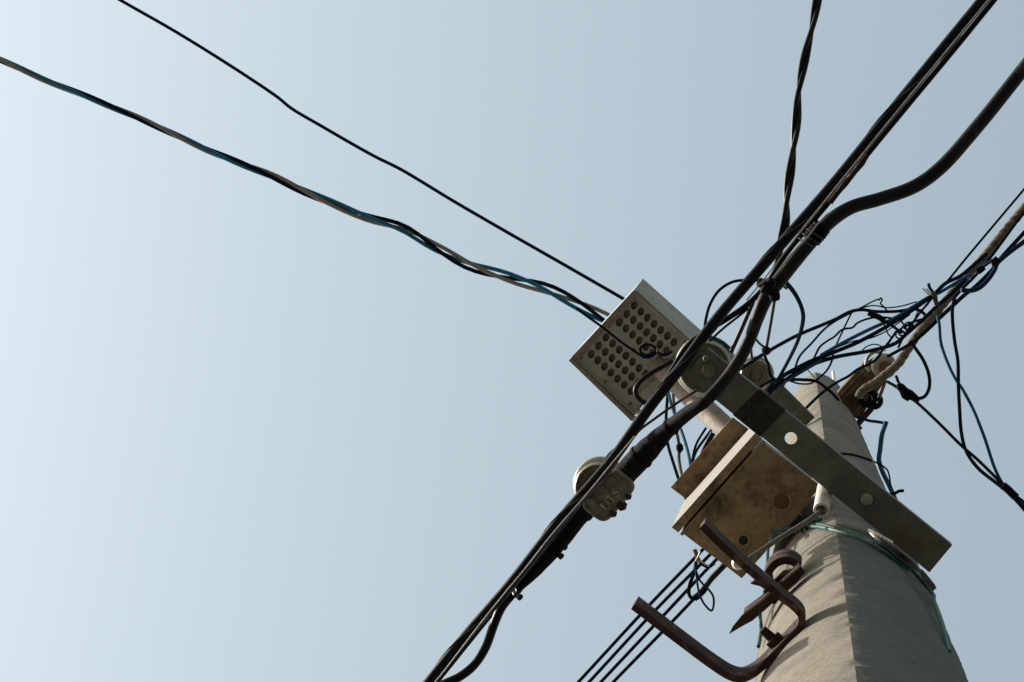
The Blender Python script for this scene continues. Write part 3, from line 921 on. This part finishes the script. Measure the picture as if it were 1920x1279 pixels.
# ragged tape edges on the splices
for (x, y, w, hh) in ((1259, 800, 34, 3.97), (1200, 858, 50, 4.0), (1100, 958, 49, 4.0), (1046, 1014, 46, 3.98), (968, 1104, 23, 3.93)):
    i = min(range(len(S3)), key=lambda k: (S3[k] - at(x, y, hh)).length)
    d = (S3[min(i + 1, len(S3) - 1)] - S3[i - 1]).normalized()
    M().tube([S3[i] - d * .005, S3[i] - d * .002, S3[i] + d * .003, S3[i] + d * .006], [w * .42 * mpp(3.97), w * .5 * mpp(3.97), w * .51 * mpp(3.97), w * .42 * mpp(3.97)], 16).build('tape_ridge', TAPE, cc)
for (x, y) in ((1047, 1040), (970, 1117)):
    c = at(x, y, 3.95)
    M().tube([c, c + Vector((.004, .003, .006)), c + Vector((.002, .008, .01))], [.005, .006, .003], 8).build('tape_end', TAPE, cc)

# lashings
def lashing(name, label, px, py, h, R, L, turns, m, r, d):
    c = at(px, py, h)
    d = Vector(d).normalized()
    nn = Vector((0, 0, 1)).cross(d).normalized(); bb = d.cross(nn)
    pts = []
    N = int(turns * 18)
    for i in range(N + 1):
        a = 2 * math.pi * turns * i / N
        rr = R * (1 + .08 * noise.noise(Vector((i * .21, px, 0))))
        pts.append(c + d * L * (i / N - .5) + (nn * math.cos(a) + bb * math.sin(a)) * rr)
    return tag(M().tube(pts, r, 7).build(name, m, origin=c), label, 'lashing', 'cable lashings')
dC = at(1480, 503, 3.9) - at(1540, 432, 3.9)
lashing('wire_lashing', 'grey wire lashing round the bent cable above its fork', 1520, 447, 3.89, 0.0155, .035, 3.5, GREYWIRE, .0009, dC)
lashing('tape_lashing', 'frayed black tape lashing on the bent cable beside the wire lashing', 1532, 437, 3.9, 0.0138, .03, 6, TAPE, .0028, dC)
lashing('wire_lashing', 'bent wire tie on the black cables left of the splice', 958, 1104, 3.87, 0.0105, .012, 1.5, SILVER, .0011, at(952, 1102, 3.85) - at(1012, 1025, 3.85))
cb = thing('cable_cleat', 'dark lumpy cleat binding the black cables together above the crossarm', 'cleat', at(1444, 541, 3.88), 'cable lashings')
for (x, y, r, l, dx, dy) in ((1440, 537, 17, 22, .8, .5), (1452, 553, 10, 24, .25, 1), (1428, 531, 9, 18, 1, .3)):
    c = at(x, y, 3.86); d = Vector((dx, dy, 0)).normalized()
    k_ = mpp(3.87)
    M().tube([c - d * l * .5 * k_, c - d * l * .3 * k_, c, c + d * l * .3 * k_, c + d * l * .5 * k_], [r * .6 * k_, r * k_, r * 1.05 * k_, r * .95 * k_, r * .6 * k_], 12).build('wrap', TAPE, cb)
tag(M().tube(smooth_path([at(x, y, 3.83) for x, y in ((1427, 533), (1434, 526), (1441, 522), (1438, 528))], sub=5), 0.0016, 6).build('tie_wire', SILVER, origin=at(1434, 526, 3.83)), 'tiny bright wire end on the lumpy cable cleat', 'wire')
wire('rusty_sleeve', 'flaking rusty sleeve on the slim cable beside the straight thick cable', [(1626, 291), (1606, 318), (1583, 346), (1556, 380)], 3.9, 11, RUST, cat='sleeve', jitter=.25, n=12)
wire('tie_wire', 'bright thin wire along the fork of the two black cables', [(1552, 400), (1535, 418), (1513, 446), (1480, 480), (1452, 518)], 3.845, 2.4, SILVER, group='bare steel wires')

# ------------------------------------------------------------------ the long lines on the left
WG = 'thin wires round the pole head'
twisted('service_cable', 'twisted black, blue and grey service cable sagging in from the left edge',
        [(-12, 106), (75, 146), (150, 176), (270, 226), (400, 286), (500, 326), (600, 372), (690, 408), (760, 430), (820, 466), (880, 497), (960, 522), (1020, 540), (1080, 568), (1150, 606)],
        (6.9, 6.65), 7.8, 2.9, 345, [DARKWIRE, DROPBLUE, DROPGREY], 'cable', ext=(7, 0), phase=1.0, amp_fn=lambda u: 1.0 if u < .84 else 1.0 + (u - .84) * 14)
wire('service_wire', 'single thin dark wire running from the top edge down to the lamp head',
     [(225, 0), (330, 60), (430, 122), (520, 182), (546, 203), (600, 235), (700, 292), (752, 318), (850, 377), (950, 435), (1050, 492), (1170, 561)], (6.9, 6.65), 6.3, DARKWIRE, ext=(7, 0))
wire('cut_wire', 'thin black wire with a curled end lying across the perforated lamp panel',
     Q(1060, 520, [(165, 470), (350, 600), (560, 752), (850, 980), (1090, 1142), (1190, 1200), (1300, 1180), (1370, 1110), (1330, 1040), (1225, 1008), (1130, 1055), (1135, 1125), (1230, 1165), (1350, 1120), (1480, 1165), (1560, 1140), (1600, 1105)]),
     (5.75, 5.7), 5, DARKWIRE, group='wires by the lamp')
wire('curled_wire', 'thin grey curled wire below the loop on the lamp panel', Q(1060, 520, [(1390, 1060), (1380, 1140), (1440, 1230), (1560, 1230), (1640, 1180)]), 5.7, 4, GREYWIRE, group='wires by the lamp')
wire('cable_loop', 'short thick black cable loop hanging at the lower corner of the lamp', [(1216, 758), (1203, 752), (1194, 742), (1192, 730), (1202, 714), (1222, 699), (1245, 686), (1262, 676)], 5.6, 10, RUBBERDUST, group='wires by the lamp', n=10)

# ------------------------------------------------------------------ wires between lamp and meter box
LB = 'wires between lamp and meter box'
wire('wire', 'leftmost dark wire dropping behind the splice to the meter box', [(1252, 735), (1251, 752), (1249, 782), (1250, 822), (1266, 879), (1284, 930), (1300, 960)], (5.6, 5.2), 6, DARKWIRE, group=LB)
w2_ = [(1262, 740), (1264, 765), (1267, 801), (1272, 826), (1274, 841), (1273, 857), (1276, 880), (1287, 920), (1300, 950)]
kw = thing('knotted_wire', 'grey wire with a dark knot dropping to the meter box', 'wire', at(1274, 840, 5.3), LB)
M().tube(smooth_path(to3d(w2_, (5.6, 5.2)), sub=8), 3 * mpp(5.4), 8).build('strand', GREYWIRE, kw)
cK = at(1274, 840, 5.38)
M().tube([cK + Vector((0, -.012, 0)), cK + Vector((0, -.006, 0)), cK + Vector((.001, .004, 0)), cK + Vector((0, .012, 0))], [.003, .0085, .009, .003], 10).build('knot', TAPE, kw)
wire('wire', 'bright blue wire dropping between lamp and meter box', [(1253, 735), (1262, 770), (1275, 801), (1285, 830), (1292, 857), (1295, 880), (1297, 910)], (5.6, 5.2), 6, TEAL, group=LB)
wire('wire', 'dark wire beside the lamp pipe, left of a pair', [(1324, 802), (1306, 832), (1299, 857), (1295, 890), (1297, 920)], 5.3, 4.5, DARKWIRE, group=LB)
wire('wire', 'dark wire beside the lamp pipe, right of a pair', [(1334, 806), (1319, 826), (1304, 849), (1298, 875), (1298, 920)], 5.25, 5, DARKWIRE, group=LB)
wire('wire', 'short thick dark cable between lamp pipe and hood of the meter box', [(1337, 812), (1326, 832), (1315, 856), (1308, 890)], 5.2, 11, RUBBERDUST, group=LB)
wire('wire', 'thin rust brown wire crossing below the insulator end of the crossarm', [(1308, 731), (1275, 752), (1250, 769), (1225, 787), (1200, 806), (1180, 830)], 3.9, 5, RUST, group=LB)
wire('wire', 'dark wire running beside the bent cable towards the crossarm insulator', [(1412, 566), (1391, 615), (1372, 657)], (3.95, 4.02), 8.5, RUBBER, group=LB)
wire('wire', 'second thin wire fanning from the cleat to the straight cable', [(1404, 578), (1380, 597), (1356, 616), (1330, 640)], 3.92, 4.5, RUBBER, group=LB)
wire('green_tie_wire', 'dark green wire wrapped round the crossarm insulator and along the cables', [(1374, 660), (1352, 641), (1322, 632), (1292, 648), (1264, 688), (1238, 727), (1200, 783), (1165, 832), (1142, 854), (1130, 872)], (4.08, 3.98), 8, GREEN)

# ------------------------------------------------------------------ four parallel wires, bottom
FP = 'four parallel wires below the meter box'
ln = [((1078, 1286), (1221, 1131), (1301, 1048), (1380, 966)), ((1098, 1286), (1231, 1142), (1299, 1073), (1390, 980)), ((1120, 1286), (1246, 1152), (1327, 1066), (1400, 992)), ((1143, 1286), (1262, 1164), (1318, 1105), (1400, 1020))]
lb = ['leftmost of four thin parallel wires below the meter box', 'second of four thin parallel wires from the left below the meter box',
      'third of four thin parallel wires from the left below the meter box', 'rightmost of four thin parallel wires below the meter box']
for pts, l_ in zip(ln, lb):
    wire('line_wire', l_, list(pts), (5.6, 5.5), 6.2, DARKWIRE, ext=(6, 0), group=FP)
wire('cable_stub', 'dull olive cable end joining the rightmost parallel wire', [(1320, 1104), (1334, 1085), (1352, 1066), (1364, 1052)], 5.45, 11, RUBBERDUST, cat='cable')
wire('wire_loop', 'thick dark loop of wire on the parallel wires below the meter box', [(1306, 1050), (1302, 1072), (1293, 1098), (1292, 1114), (1299, 1123), (1312, 1120)], 5.35, 7, DARKWIRE)
wire('wire_loop', 'thin blue grey loop of wire hanging below the meter box corner', [(1303, 1055), (1306, 1080), (1310, 1108), (1320, 1132), (1334, 1145), (1338, 1135), (1337, 1118), (1329, 1106), (1312, 1088), (1304, 1068)], 5.3, 4.2, NAVY)
wire('tie_wire', 'pale kinked tie wire under the lower corner of the meter box', [(1313, 1034), (1308, 1046), (1305, 1052), (1315, 1053), (1322, 1058), (1330, 1062)], 5.2, 3, SILVER)
wire('splice', 'dark splice lump where the wires meet below the meter box', [(1302, 1122), (1310, 1116), (1318, 1108), (1324, 1100)], 5.32, 13, TAPE, cat='splice', n=10)
wire('cable_stub', 'short rusty brown stub under the left corner of the meter box', [(1302, 1030), (1306, 1040), (1309, 1050)], 5.3, 8, RUSTBROWN, cat='cable')
wire('wire', 'dark cross wire joining the parallel wires under the meter box', [(1309, 1046), (1314, 1056), (1328, 1063), (1340, 1056)], 5.35, 6, DARKWIRE, group=FP)

# ------------------------------------------------------------------ twisted pair rising to the top edge
twisted('twisted_pair', 'twisted pair of dark cables rising from the straight thick cable to the top edge',
        [(1534, -8), (1522, 55), (1509, 110), (1497, 175), (1493, 232), (1485, 300), (1476, 365), (1473, 415), (1464, 458), (1456, 500)], (4.5, 4.3), 9.5, 4.0, 235, [RUBBER, RUBBERDUST], 'cable', ext=(6, 0), phase=0.4)

# ------------------------------------------------------------------ tangle of wires at the pole head
def hx(x):
    return 6.7 + (min(max(x, 1380), 1900) - 1380) / 520 * 1.55
def tw(name, label, pts, w, m, dh=0.0, ext=(0, 0), **k):
    return wire(name, label, [(p[0], p[1], hx(p[0]) + dh) for p in pts], 7, w, m, ext=ext, group=WG, **k)
tw('wire', 'long dark wire arching from the small insulator towards the stranded cable', [(1378, 698), (1385, 694), (1440, 659), (1495, 629), (1540, 610), (1566, 599), (1596, 584), (1617, 581), (1640, 584), (1680, 584), (1715, 580), (1729, 585), (1738, 595)], 6.5, DARKWIRE)
tw('wire', 'thin navy wire branching down from the long arching wire', Q(1360, 560, [(1050, 1020), (1110, 870), (1300, 660), (1450, 490), (1560, 395), (1690, 310)]), 4.4, NAVY)
tw('wire', 'thin wavy dark wire in the middle of the tangle', [(1526, 672), (1537, 651), (1552, 639), (1565, 631), (1575, 621), (1582, 617), (1599, 614), (1607, 606), (1635, 596), (1655, 595), (1674, 597)], 4, DARKWIRE, dh=.02)
tw('wire', 'very thin straight wire slanting through the tangle', [(1597, 586), (1588, 604), (1580, 621), (1571, 640), (1567, 650)], 3.2, DARKWIRE, dh=.03)
tw('wire', 'bright blue wire slanting through the middle of the tangle', [(1540, 666), (1584, 641), (1632, 617), (1680, 595), (1709, 577), (1742, 557), (1761, 549), (1795, 529), (1820, 515)], 6.5, BLUE, dh=-.02)
tw('wire', 'black wire directly below the bright blue wire', [(1446, 722), (1465, 707), (1495, 690), (1521, 677), (1565, 660), (1612, 640), (1680, 602), (1717, 577), (1750, 553), (1772, 532), (1800, 518), (1826, 497), (1850, 476)], 7.5, DARKWIRE, dh=-.04)
tw('wire', 'lowest black wire of the tangle, passing above the spool insulator', [(1452, 728), (1477, 710), (1520, 685), (1565, 670), (1640, 656), (1680, 643), (1700, 626), (1730, 600), (1760, 571), (1782, 553), (1810, 525)], 7.5, DARKWIRE, dh=-.06)
tw('wire', 'faded blue wire lying under the lowest black wire by the small insulator', [(1455, 727), (1480, 711), (1500, 699), (1522, 686), (1540, 676)], 6, NAVY, dh=-.07)
wire('wire_loop', 'big black loop of wire swinging from the cleat down to the crossarm', [(1462, 518), (1471, 527), (1490, 550), (1502, 574), (1506, 592), (1504, 611), (1496, 639), (1481, 671), (1462, 706), (1450, 725), (1440, 740)], (4.3, 6.4), 7.5, DARKWIRE, group=WG)
wire('wire', 'short faded blue wire end beside the cleat', [(1458, 527), (1466, 534), (1476, 542)], 4.25, 5, PALEBLUE, group=WG)
wire('wire_loop', 'black loop of wire left of the cleat, above the lamp', [(1420, 526), (1402, 525), (1373, 529), (1348, 545), (1331, 572), (1323, 602), (1320, 630)], 4.15, 5.5, DARKWIRE, group=WG)
tw('wire', 'dark wire sagging to the pole top from the knot of wires', [(1462, 712), (1475, 712), (1502, 712), (1530, 715), (1546, 725), (1562, 739), (1572, 750)], 6, DARKWIRE, dh=.25)
tw('wire', 'thin wire forming a small flat loop above the pole top', [(1478, 713), (1496, 719), (1515, 720), (1523, 718), (1528, 714)], 3.5, NAVY, dh=.25)
tw('wire', 'thin curved wire hanging from the lowest black wire', [(1562, 663), (1561, 672), (1558, 681), (1550, 695), (1532, 712)], 4, DARKWIRE, dh=-.08)
tw('wire', 'thin pale wire slanting above the pole top', [(1513, 692), (1522, 702), (1532, 712)], 2, GREYWIRE, dh=.1)
wire('wire', 'thin dark wire crossing in front of the pole top up to the spool insulator', [(1488, 790), (1510, 767), (1531, 746), (1550, 730), (1571, 716), (1590, 706), (1609, 692), (1627, 684), (1645, 672), (1655, 656), (1667, 641), (1680, 622)], (7.2, 8.1), 5.2, DARKWIRE, group=WG)
wire('wire', 'thin straight wire from the right edge slanting down into the tangle', [(1926, 348), (1815, 480), (1775, 529), (1741, 567), (1712, 604), (1694, 632), (1684, 652)], (8.3, 8.0), 4.2, DARKWIRE, ext=(5, 0), group=WG)
wire('wire', 'upper of two dark wires forking out to the right edge', [(1926, 430), (1882, 478), (1866, 497), (1861, 505), (1827, 539), (1811, 551), (1790, 570), (1761, 597), (1737, 620), (1712, 642)], (8.3, 8.2), 7.5, DARKWIRE, ext=(5, 0), group=WG)
wire('wire', 'lower dark blue wire forking out to the right edge', [(1926, 449), (1892, 474), (1870, 494), (1865, 506), (1852, 525), (1836, 540), (1821, 545), (1802, 544)], (8.28, 8.2), 8.5, NAVY, ext=(5, 0), group=WG)
wire('wire', 'dark wire close along the right side of the stranded cable', [(1924, 396), (1912, 409), (1880, 452), (1860, 479), (1843, 500), (1825, 521), (1806, 540), (1786, 562)], (8.3, 8.25), 5.5, DARKWIRE, ext=(5, 0), group=WG)
wire('wire', 'short teal wire between two black clips near the right edge', [(1867, 486), (1855, 492), (1840, 503)], 8.2, 6, BLUE, group=WG)
for (x, y, l_, w) in ((1866, 490, 'black clip joining the two wires that fork to the right edge', 15), (1838, 505, 'black clip on the right side of the stranded cable', 13)):
    wire('wire_clip', l_, [(x - 7, y + 4), (x - 2, y + 2), (x + 3, y - 2), (x + 6, y - 5)], 8.18, w, TAPE, cat='clip', group='black wire clips', n=8)
wire('cut_wire', 'short blue wire end sticking up from the tangle', [(1741, 531), (1742, 537), (1746, 544), (1753, 552)], 7.75, 6, NAVY, group=WG)
wire('wire_clip', 'grey green clip hooked round the wires beside the stranded cable', [(1748, 548), (1753, 556), (1754, 564), (1757, 573)], 7.74, 9, GREYWIRE, cat='clip', group='black wire clips')
for (a, b) in (((1730, 541), (1742, 553)), ((1736, 541), (1746, 552))):
    wire('wire_end', 'upper of two pale stripped wire ends beside the blue wire end' if a[0] > 1733 else 'lower of two pale stripped wire ends beside the blue wire end', [a, b], 7.72, 2.6, BRASS, group=WG)
wire('wire_clip', 'dark connector on the wavy wire in the middle of the tangle', [(1628, 586), (1636, 590), (1648, 595), (1659, 602)], 7.42, 11, TAPE, cat='clip', group='black wire clips')
tw('wire', 'dark wire running down from the connector to the coil of wire', [(1657, 601), (1670, 609), (1680, 616), (1690, 624)], 5.5, DARKWIRE, dh=-.03)
tw('wire', 'tiny thin hook of wire above the coil of wire', [(1684, 600), (1690, 603), (1694, 608), (1696, 615)], 3.5, DARKWIRE)
tw('tie_wire', 'thin pale bent wire poking above the arching wire', [(1606, 581), (1620, 574), (1635, 566), (1647, 561)], 3, GREYWIRE, dh=-.02)
tw('tie_wire', 'tiny hooked wire end at the top of the tangle', [(1648, 563), (1652, 559), (1654, 563), (1651, 569), (1657, 575), (1664, 583), (1676, 583)], 3, DARKWIRE, dh=-.02)
coil = []
for i in range(90):
    a = i / 90 * 2 * math.pi * 4.2
    coil.append((1684 + i / 90 * 22 + 7 * math.cos(a), 630 - i / 90 * 22 + 6 * math.sin(a), 7.6 + .03 * math.sin(a * 1.3)))
wire('wire_coil', 'small messy coil of dark wire above the spool insulator', coil, 7.6, 3.2, DARKWIRE, group=WG, sub=2)
tw('wire', 'short dark wire end hanging from the coil beside the stranded cable', [(1698, 612), (1712, 604), (1728, 599)], 5, DARKWIRE)
tw('wire', 'dark wire passing behind the spool insulator rim', [(1665, 668), (1680, 660), (1698, 650), (1712, 642)], 6, DARKWIRE, dh=.35)
# node by the small insulator
nd = thing('wire_knot', 'dark knot of wires hanging above the small insulator', 'knot', at(1437, 657, 6.3), WG)
cN = at(1437, 657, 6.35)
M().tube([cN + Vector((-.010, -.008, 0)), cN + Vector((-.005, -.004, 0)), cN + Vector((.004, .004, 0)), cN + Vector((.009, .009, 0))], [.006, .012, .0125, .006], 10).build('knot_body', TAPE, nd)
for pts, w, m_ in (([(1453, 556), (1452, 564), (1446, 601), (1437, 652)], 6, GREYWIRE), ([(1408, 618), (1414, 630), (1422, 642), (1434, 652)], 4.5, GREYWIRE), ([(1434, 662), (1435, 670), (1440, 682), (1445, 704), (1453, 716)], 5.5, DARKWIRE)):
    P = to3d(pts, 6.4)
    M().tube(smooth_path(P, sub=8), w * .5 * mpp(6.4), 8).build('wire_end', m_, nd)
wire('wire', 'short upright grey wire left of the knot of wires', [(1406, 634), (1408, 652), (1410, 676)], 6.3, 5, GREYWIRE, group=WG)
wire('wire_clip', 'dark clip where wires gather at the crossarm edge', [(1440, 735), (1448, 726), (1458, 717), (1470, 711)], 6.2, 13, DARKWIRE, cat='clip', group='black wire clips')
wire('wire', 'dark wire lying along the upper edge of the crossarm', [(1425, 725), (1436, 719), (1450, 711)], 6.2, 5, DARKWIRE, group=WG)
wire('wire', 'thin straight wire hanging from the gathered wires to the crossarm', [(1474, 714), (1464, 732), (1451, 756)], 6.0, 4, GREYWIRE, group=WG)

# wires dropping on the right
wire('drop_wire', 'dark wire dropping steeply from the stranded cable to the right edge', [(1790, 560), (1786, 577), (1786, 600), (1790, 640), (1796, 677), (1797, 722), (1799, 764), (1803, 814), (1812, 847), (1834, 878), (1866, 904), (1888, 921), (1905, 938), (1926, 962)], (8.1, 7.6), 7, DARKWIRE, ext=(0, 4), group=WG)
wire('drop_wire', 'teal wire dropping in a curve from the stranded cable to the right edge', [(1758, 592), (1761, 608), (1764, 642), (1775, 676), (1791, 710), (1804, 729), (1823, 764), (1845, 818), (1866, 880), (1882, 910), (1903, 932), (1926, 955)], (8.1, 7.65), 6.2, TEAL, ext=(0, 4), group=WG)
wire('drop_wire', 'straight dark wire from the black connector to the right edge', [(1664, 716), (1680, 725), (1700, 741), (1718, 754), (1760, 793), (1801, 834), (1834, 863), (1877, 905), (1902, 928), (1926, 946)], (8.2, 7.6), 6.2, DARKWIRE, ext=(0, 4), group=WG)
cn = thing('wire_connector', 'lumpy black connector on the wires right of the spool insulator', 'connector', at(1700, 738, 8.05), 'black wire clips')
P = [at(x, y, 8.05) for x, y in ((1683, 720), (1688, 725), (1697, 735), (1706, 740), (1715, 746), (1724, 751))]
k_ = mpp(8.05)
M().tube(P, [4 * k_, 8 * k_, 9 * k_, 9.5 * k_, 7.5 * k_, 4 * k_], 10).build('shell', TAPE, cn)
fixnormals(M().prism([at(x, y, 8.04) for x, y in ((1687, 738), (1696, 742), (1708, 748), (1702, 753), (1692, 747))], (0, 0, .02)).build('lug', TAPE, cn, smooth=False))
wire('wire_loop', 'dark loop of wire right of the stranded cable, ending at the connector', [(1706, 640), (1714, 650), (1732, 677), (1742, 705), (1742, 728), (1734, 743), (1724, 747), (1714, 745)], 8.1, 6.5, DARKWIRE, group=WG)
wire('wire', 'short wire between spool insulator and black connector', [(1680, 704), (1683, 713), (1688, 723)], 8.1, 5.5, DARKWIRE, group=WG)
wire('wire_clip', 'dark clip gathering three drop wires at the right edge', [(1880, 910), (1890, 918), (1900, 928), (1906, 933)], 7.6, 15, TAPE, cat='clip', group='black wire clips')

# blue wire standing off the right side of the pole
bw_ = thing('blue_wire', 'stiff faded blue wire standing off the right side of the pole', 'wire', at(1660, 900, 6.6))
M().tube(smooth_path([at(x, y, 6.7) for x, y in ((1662, 790), (1660, 796), (1654, 814), (1650, 845), (1648, 862), (1654, 883), (1668, 912), (1680, 940))], sub=8), 4.6 * mpp(6.7), 10).build('thick_length', PALEBLUE, bw_)
M().tube(smooth_path([at(x, y, 6.9) for x, y in ((1606, 780), (1621, 786), (1630, 789), (1645, 791), (1661, 794))], sub=8), 2.8 * mpp(6.9), 8).build('thin_length', NAVY, bw_)
M().tube(smooth_path([at(x, y, 6.65) for x, y in ((1632, 863), (1654, 873), (1664, 882), (1668, 896), (1670, 914))], sub=8), 1.8 * mpp(6.7), 6).build('tie', DARKWIRE, bw_)
M().tube(smooth_path([at(x, y, 6.6) for x, y in ((1664, 928), (1676, 926), (1686, 921), (1695, 920))], sub=6), 3 * mpp(6.6), 8).build('cross_tie', DARKWIRE, bw_)
pth = pole_path([(1568, 851), (1585, 851), (1600, 853), (1621, 859), (1634, 864)], .003)
tag(M().tube(smooth_path(pth, sub=6), .003, 6).build('wire', DARKWIRE, origin=pth[0]), 'thin dark wire bound across the shaded face of the pole above the crossarm', 'wire')

# a few more fine frayed strands in the tangle
FR = [('thin frayed strand arching highest over the tangle', [(1560, 606), (1590, 590), (1618, 577), (1640, 573), (1662, 577), (1690, 574), (1718, 566)], 2.6),
      ('thin frayed strand sagging below the bright blue wire', [(1568, 652), (1600, 640), (1632, 634), (1660, 622), (1684, 606), (1706, 590)], 2.6),
      ('short frayed strand curling up beside the stranded cable', [(1716, 596), (1722, 584), (1734, 577), (1742, 566), (1739, 556)], 2.6),
      ('short stiff strand end poking down from the connector in the tangle', [(1652, 600), (1660, 612), (1664, 624), (1672, 634)], 2.8),
      ('thin strand looping round the lowest black wire near the spool insulator', [(1612, 664), (1622, 652), (1636, 646), (1650, 648), (1660, 658)], 2.4)]
for l_, p_, w_ in FR:
    tw('frayed_strand', l_, p_, w_, DARKWIRE, dh=-.05)

# thin wire spun round the straight cable
twisted('lashing_wire', 'thin grey wire spiralling along the straight thick cable', A_px, HA, 1.8, 11.2, 330, [GREYWIRE], 'wire', ext=(3, 3))
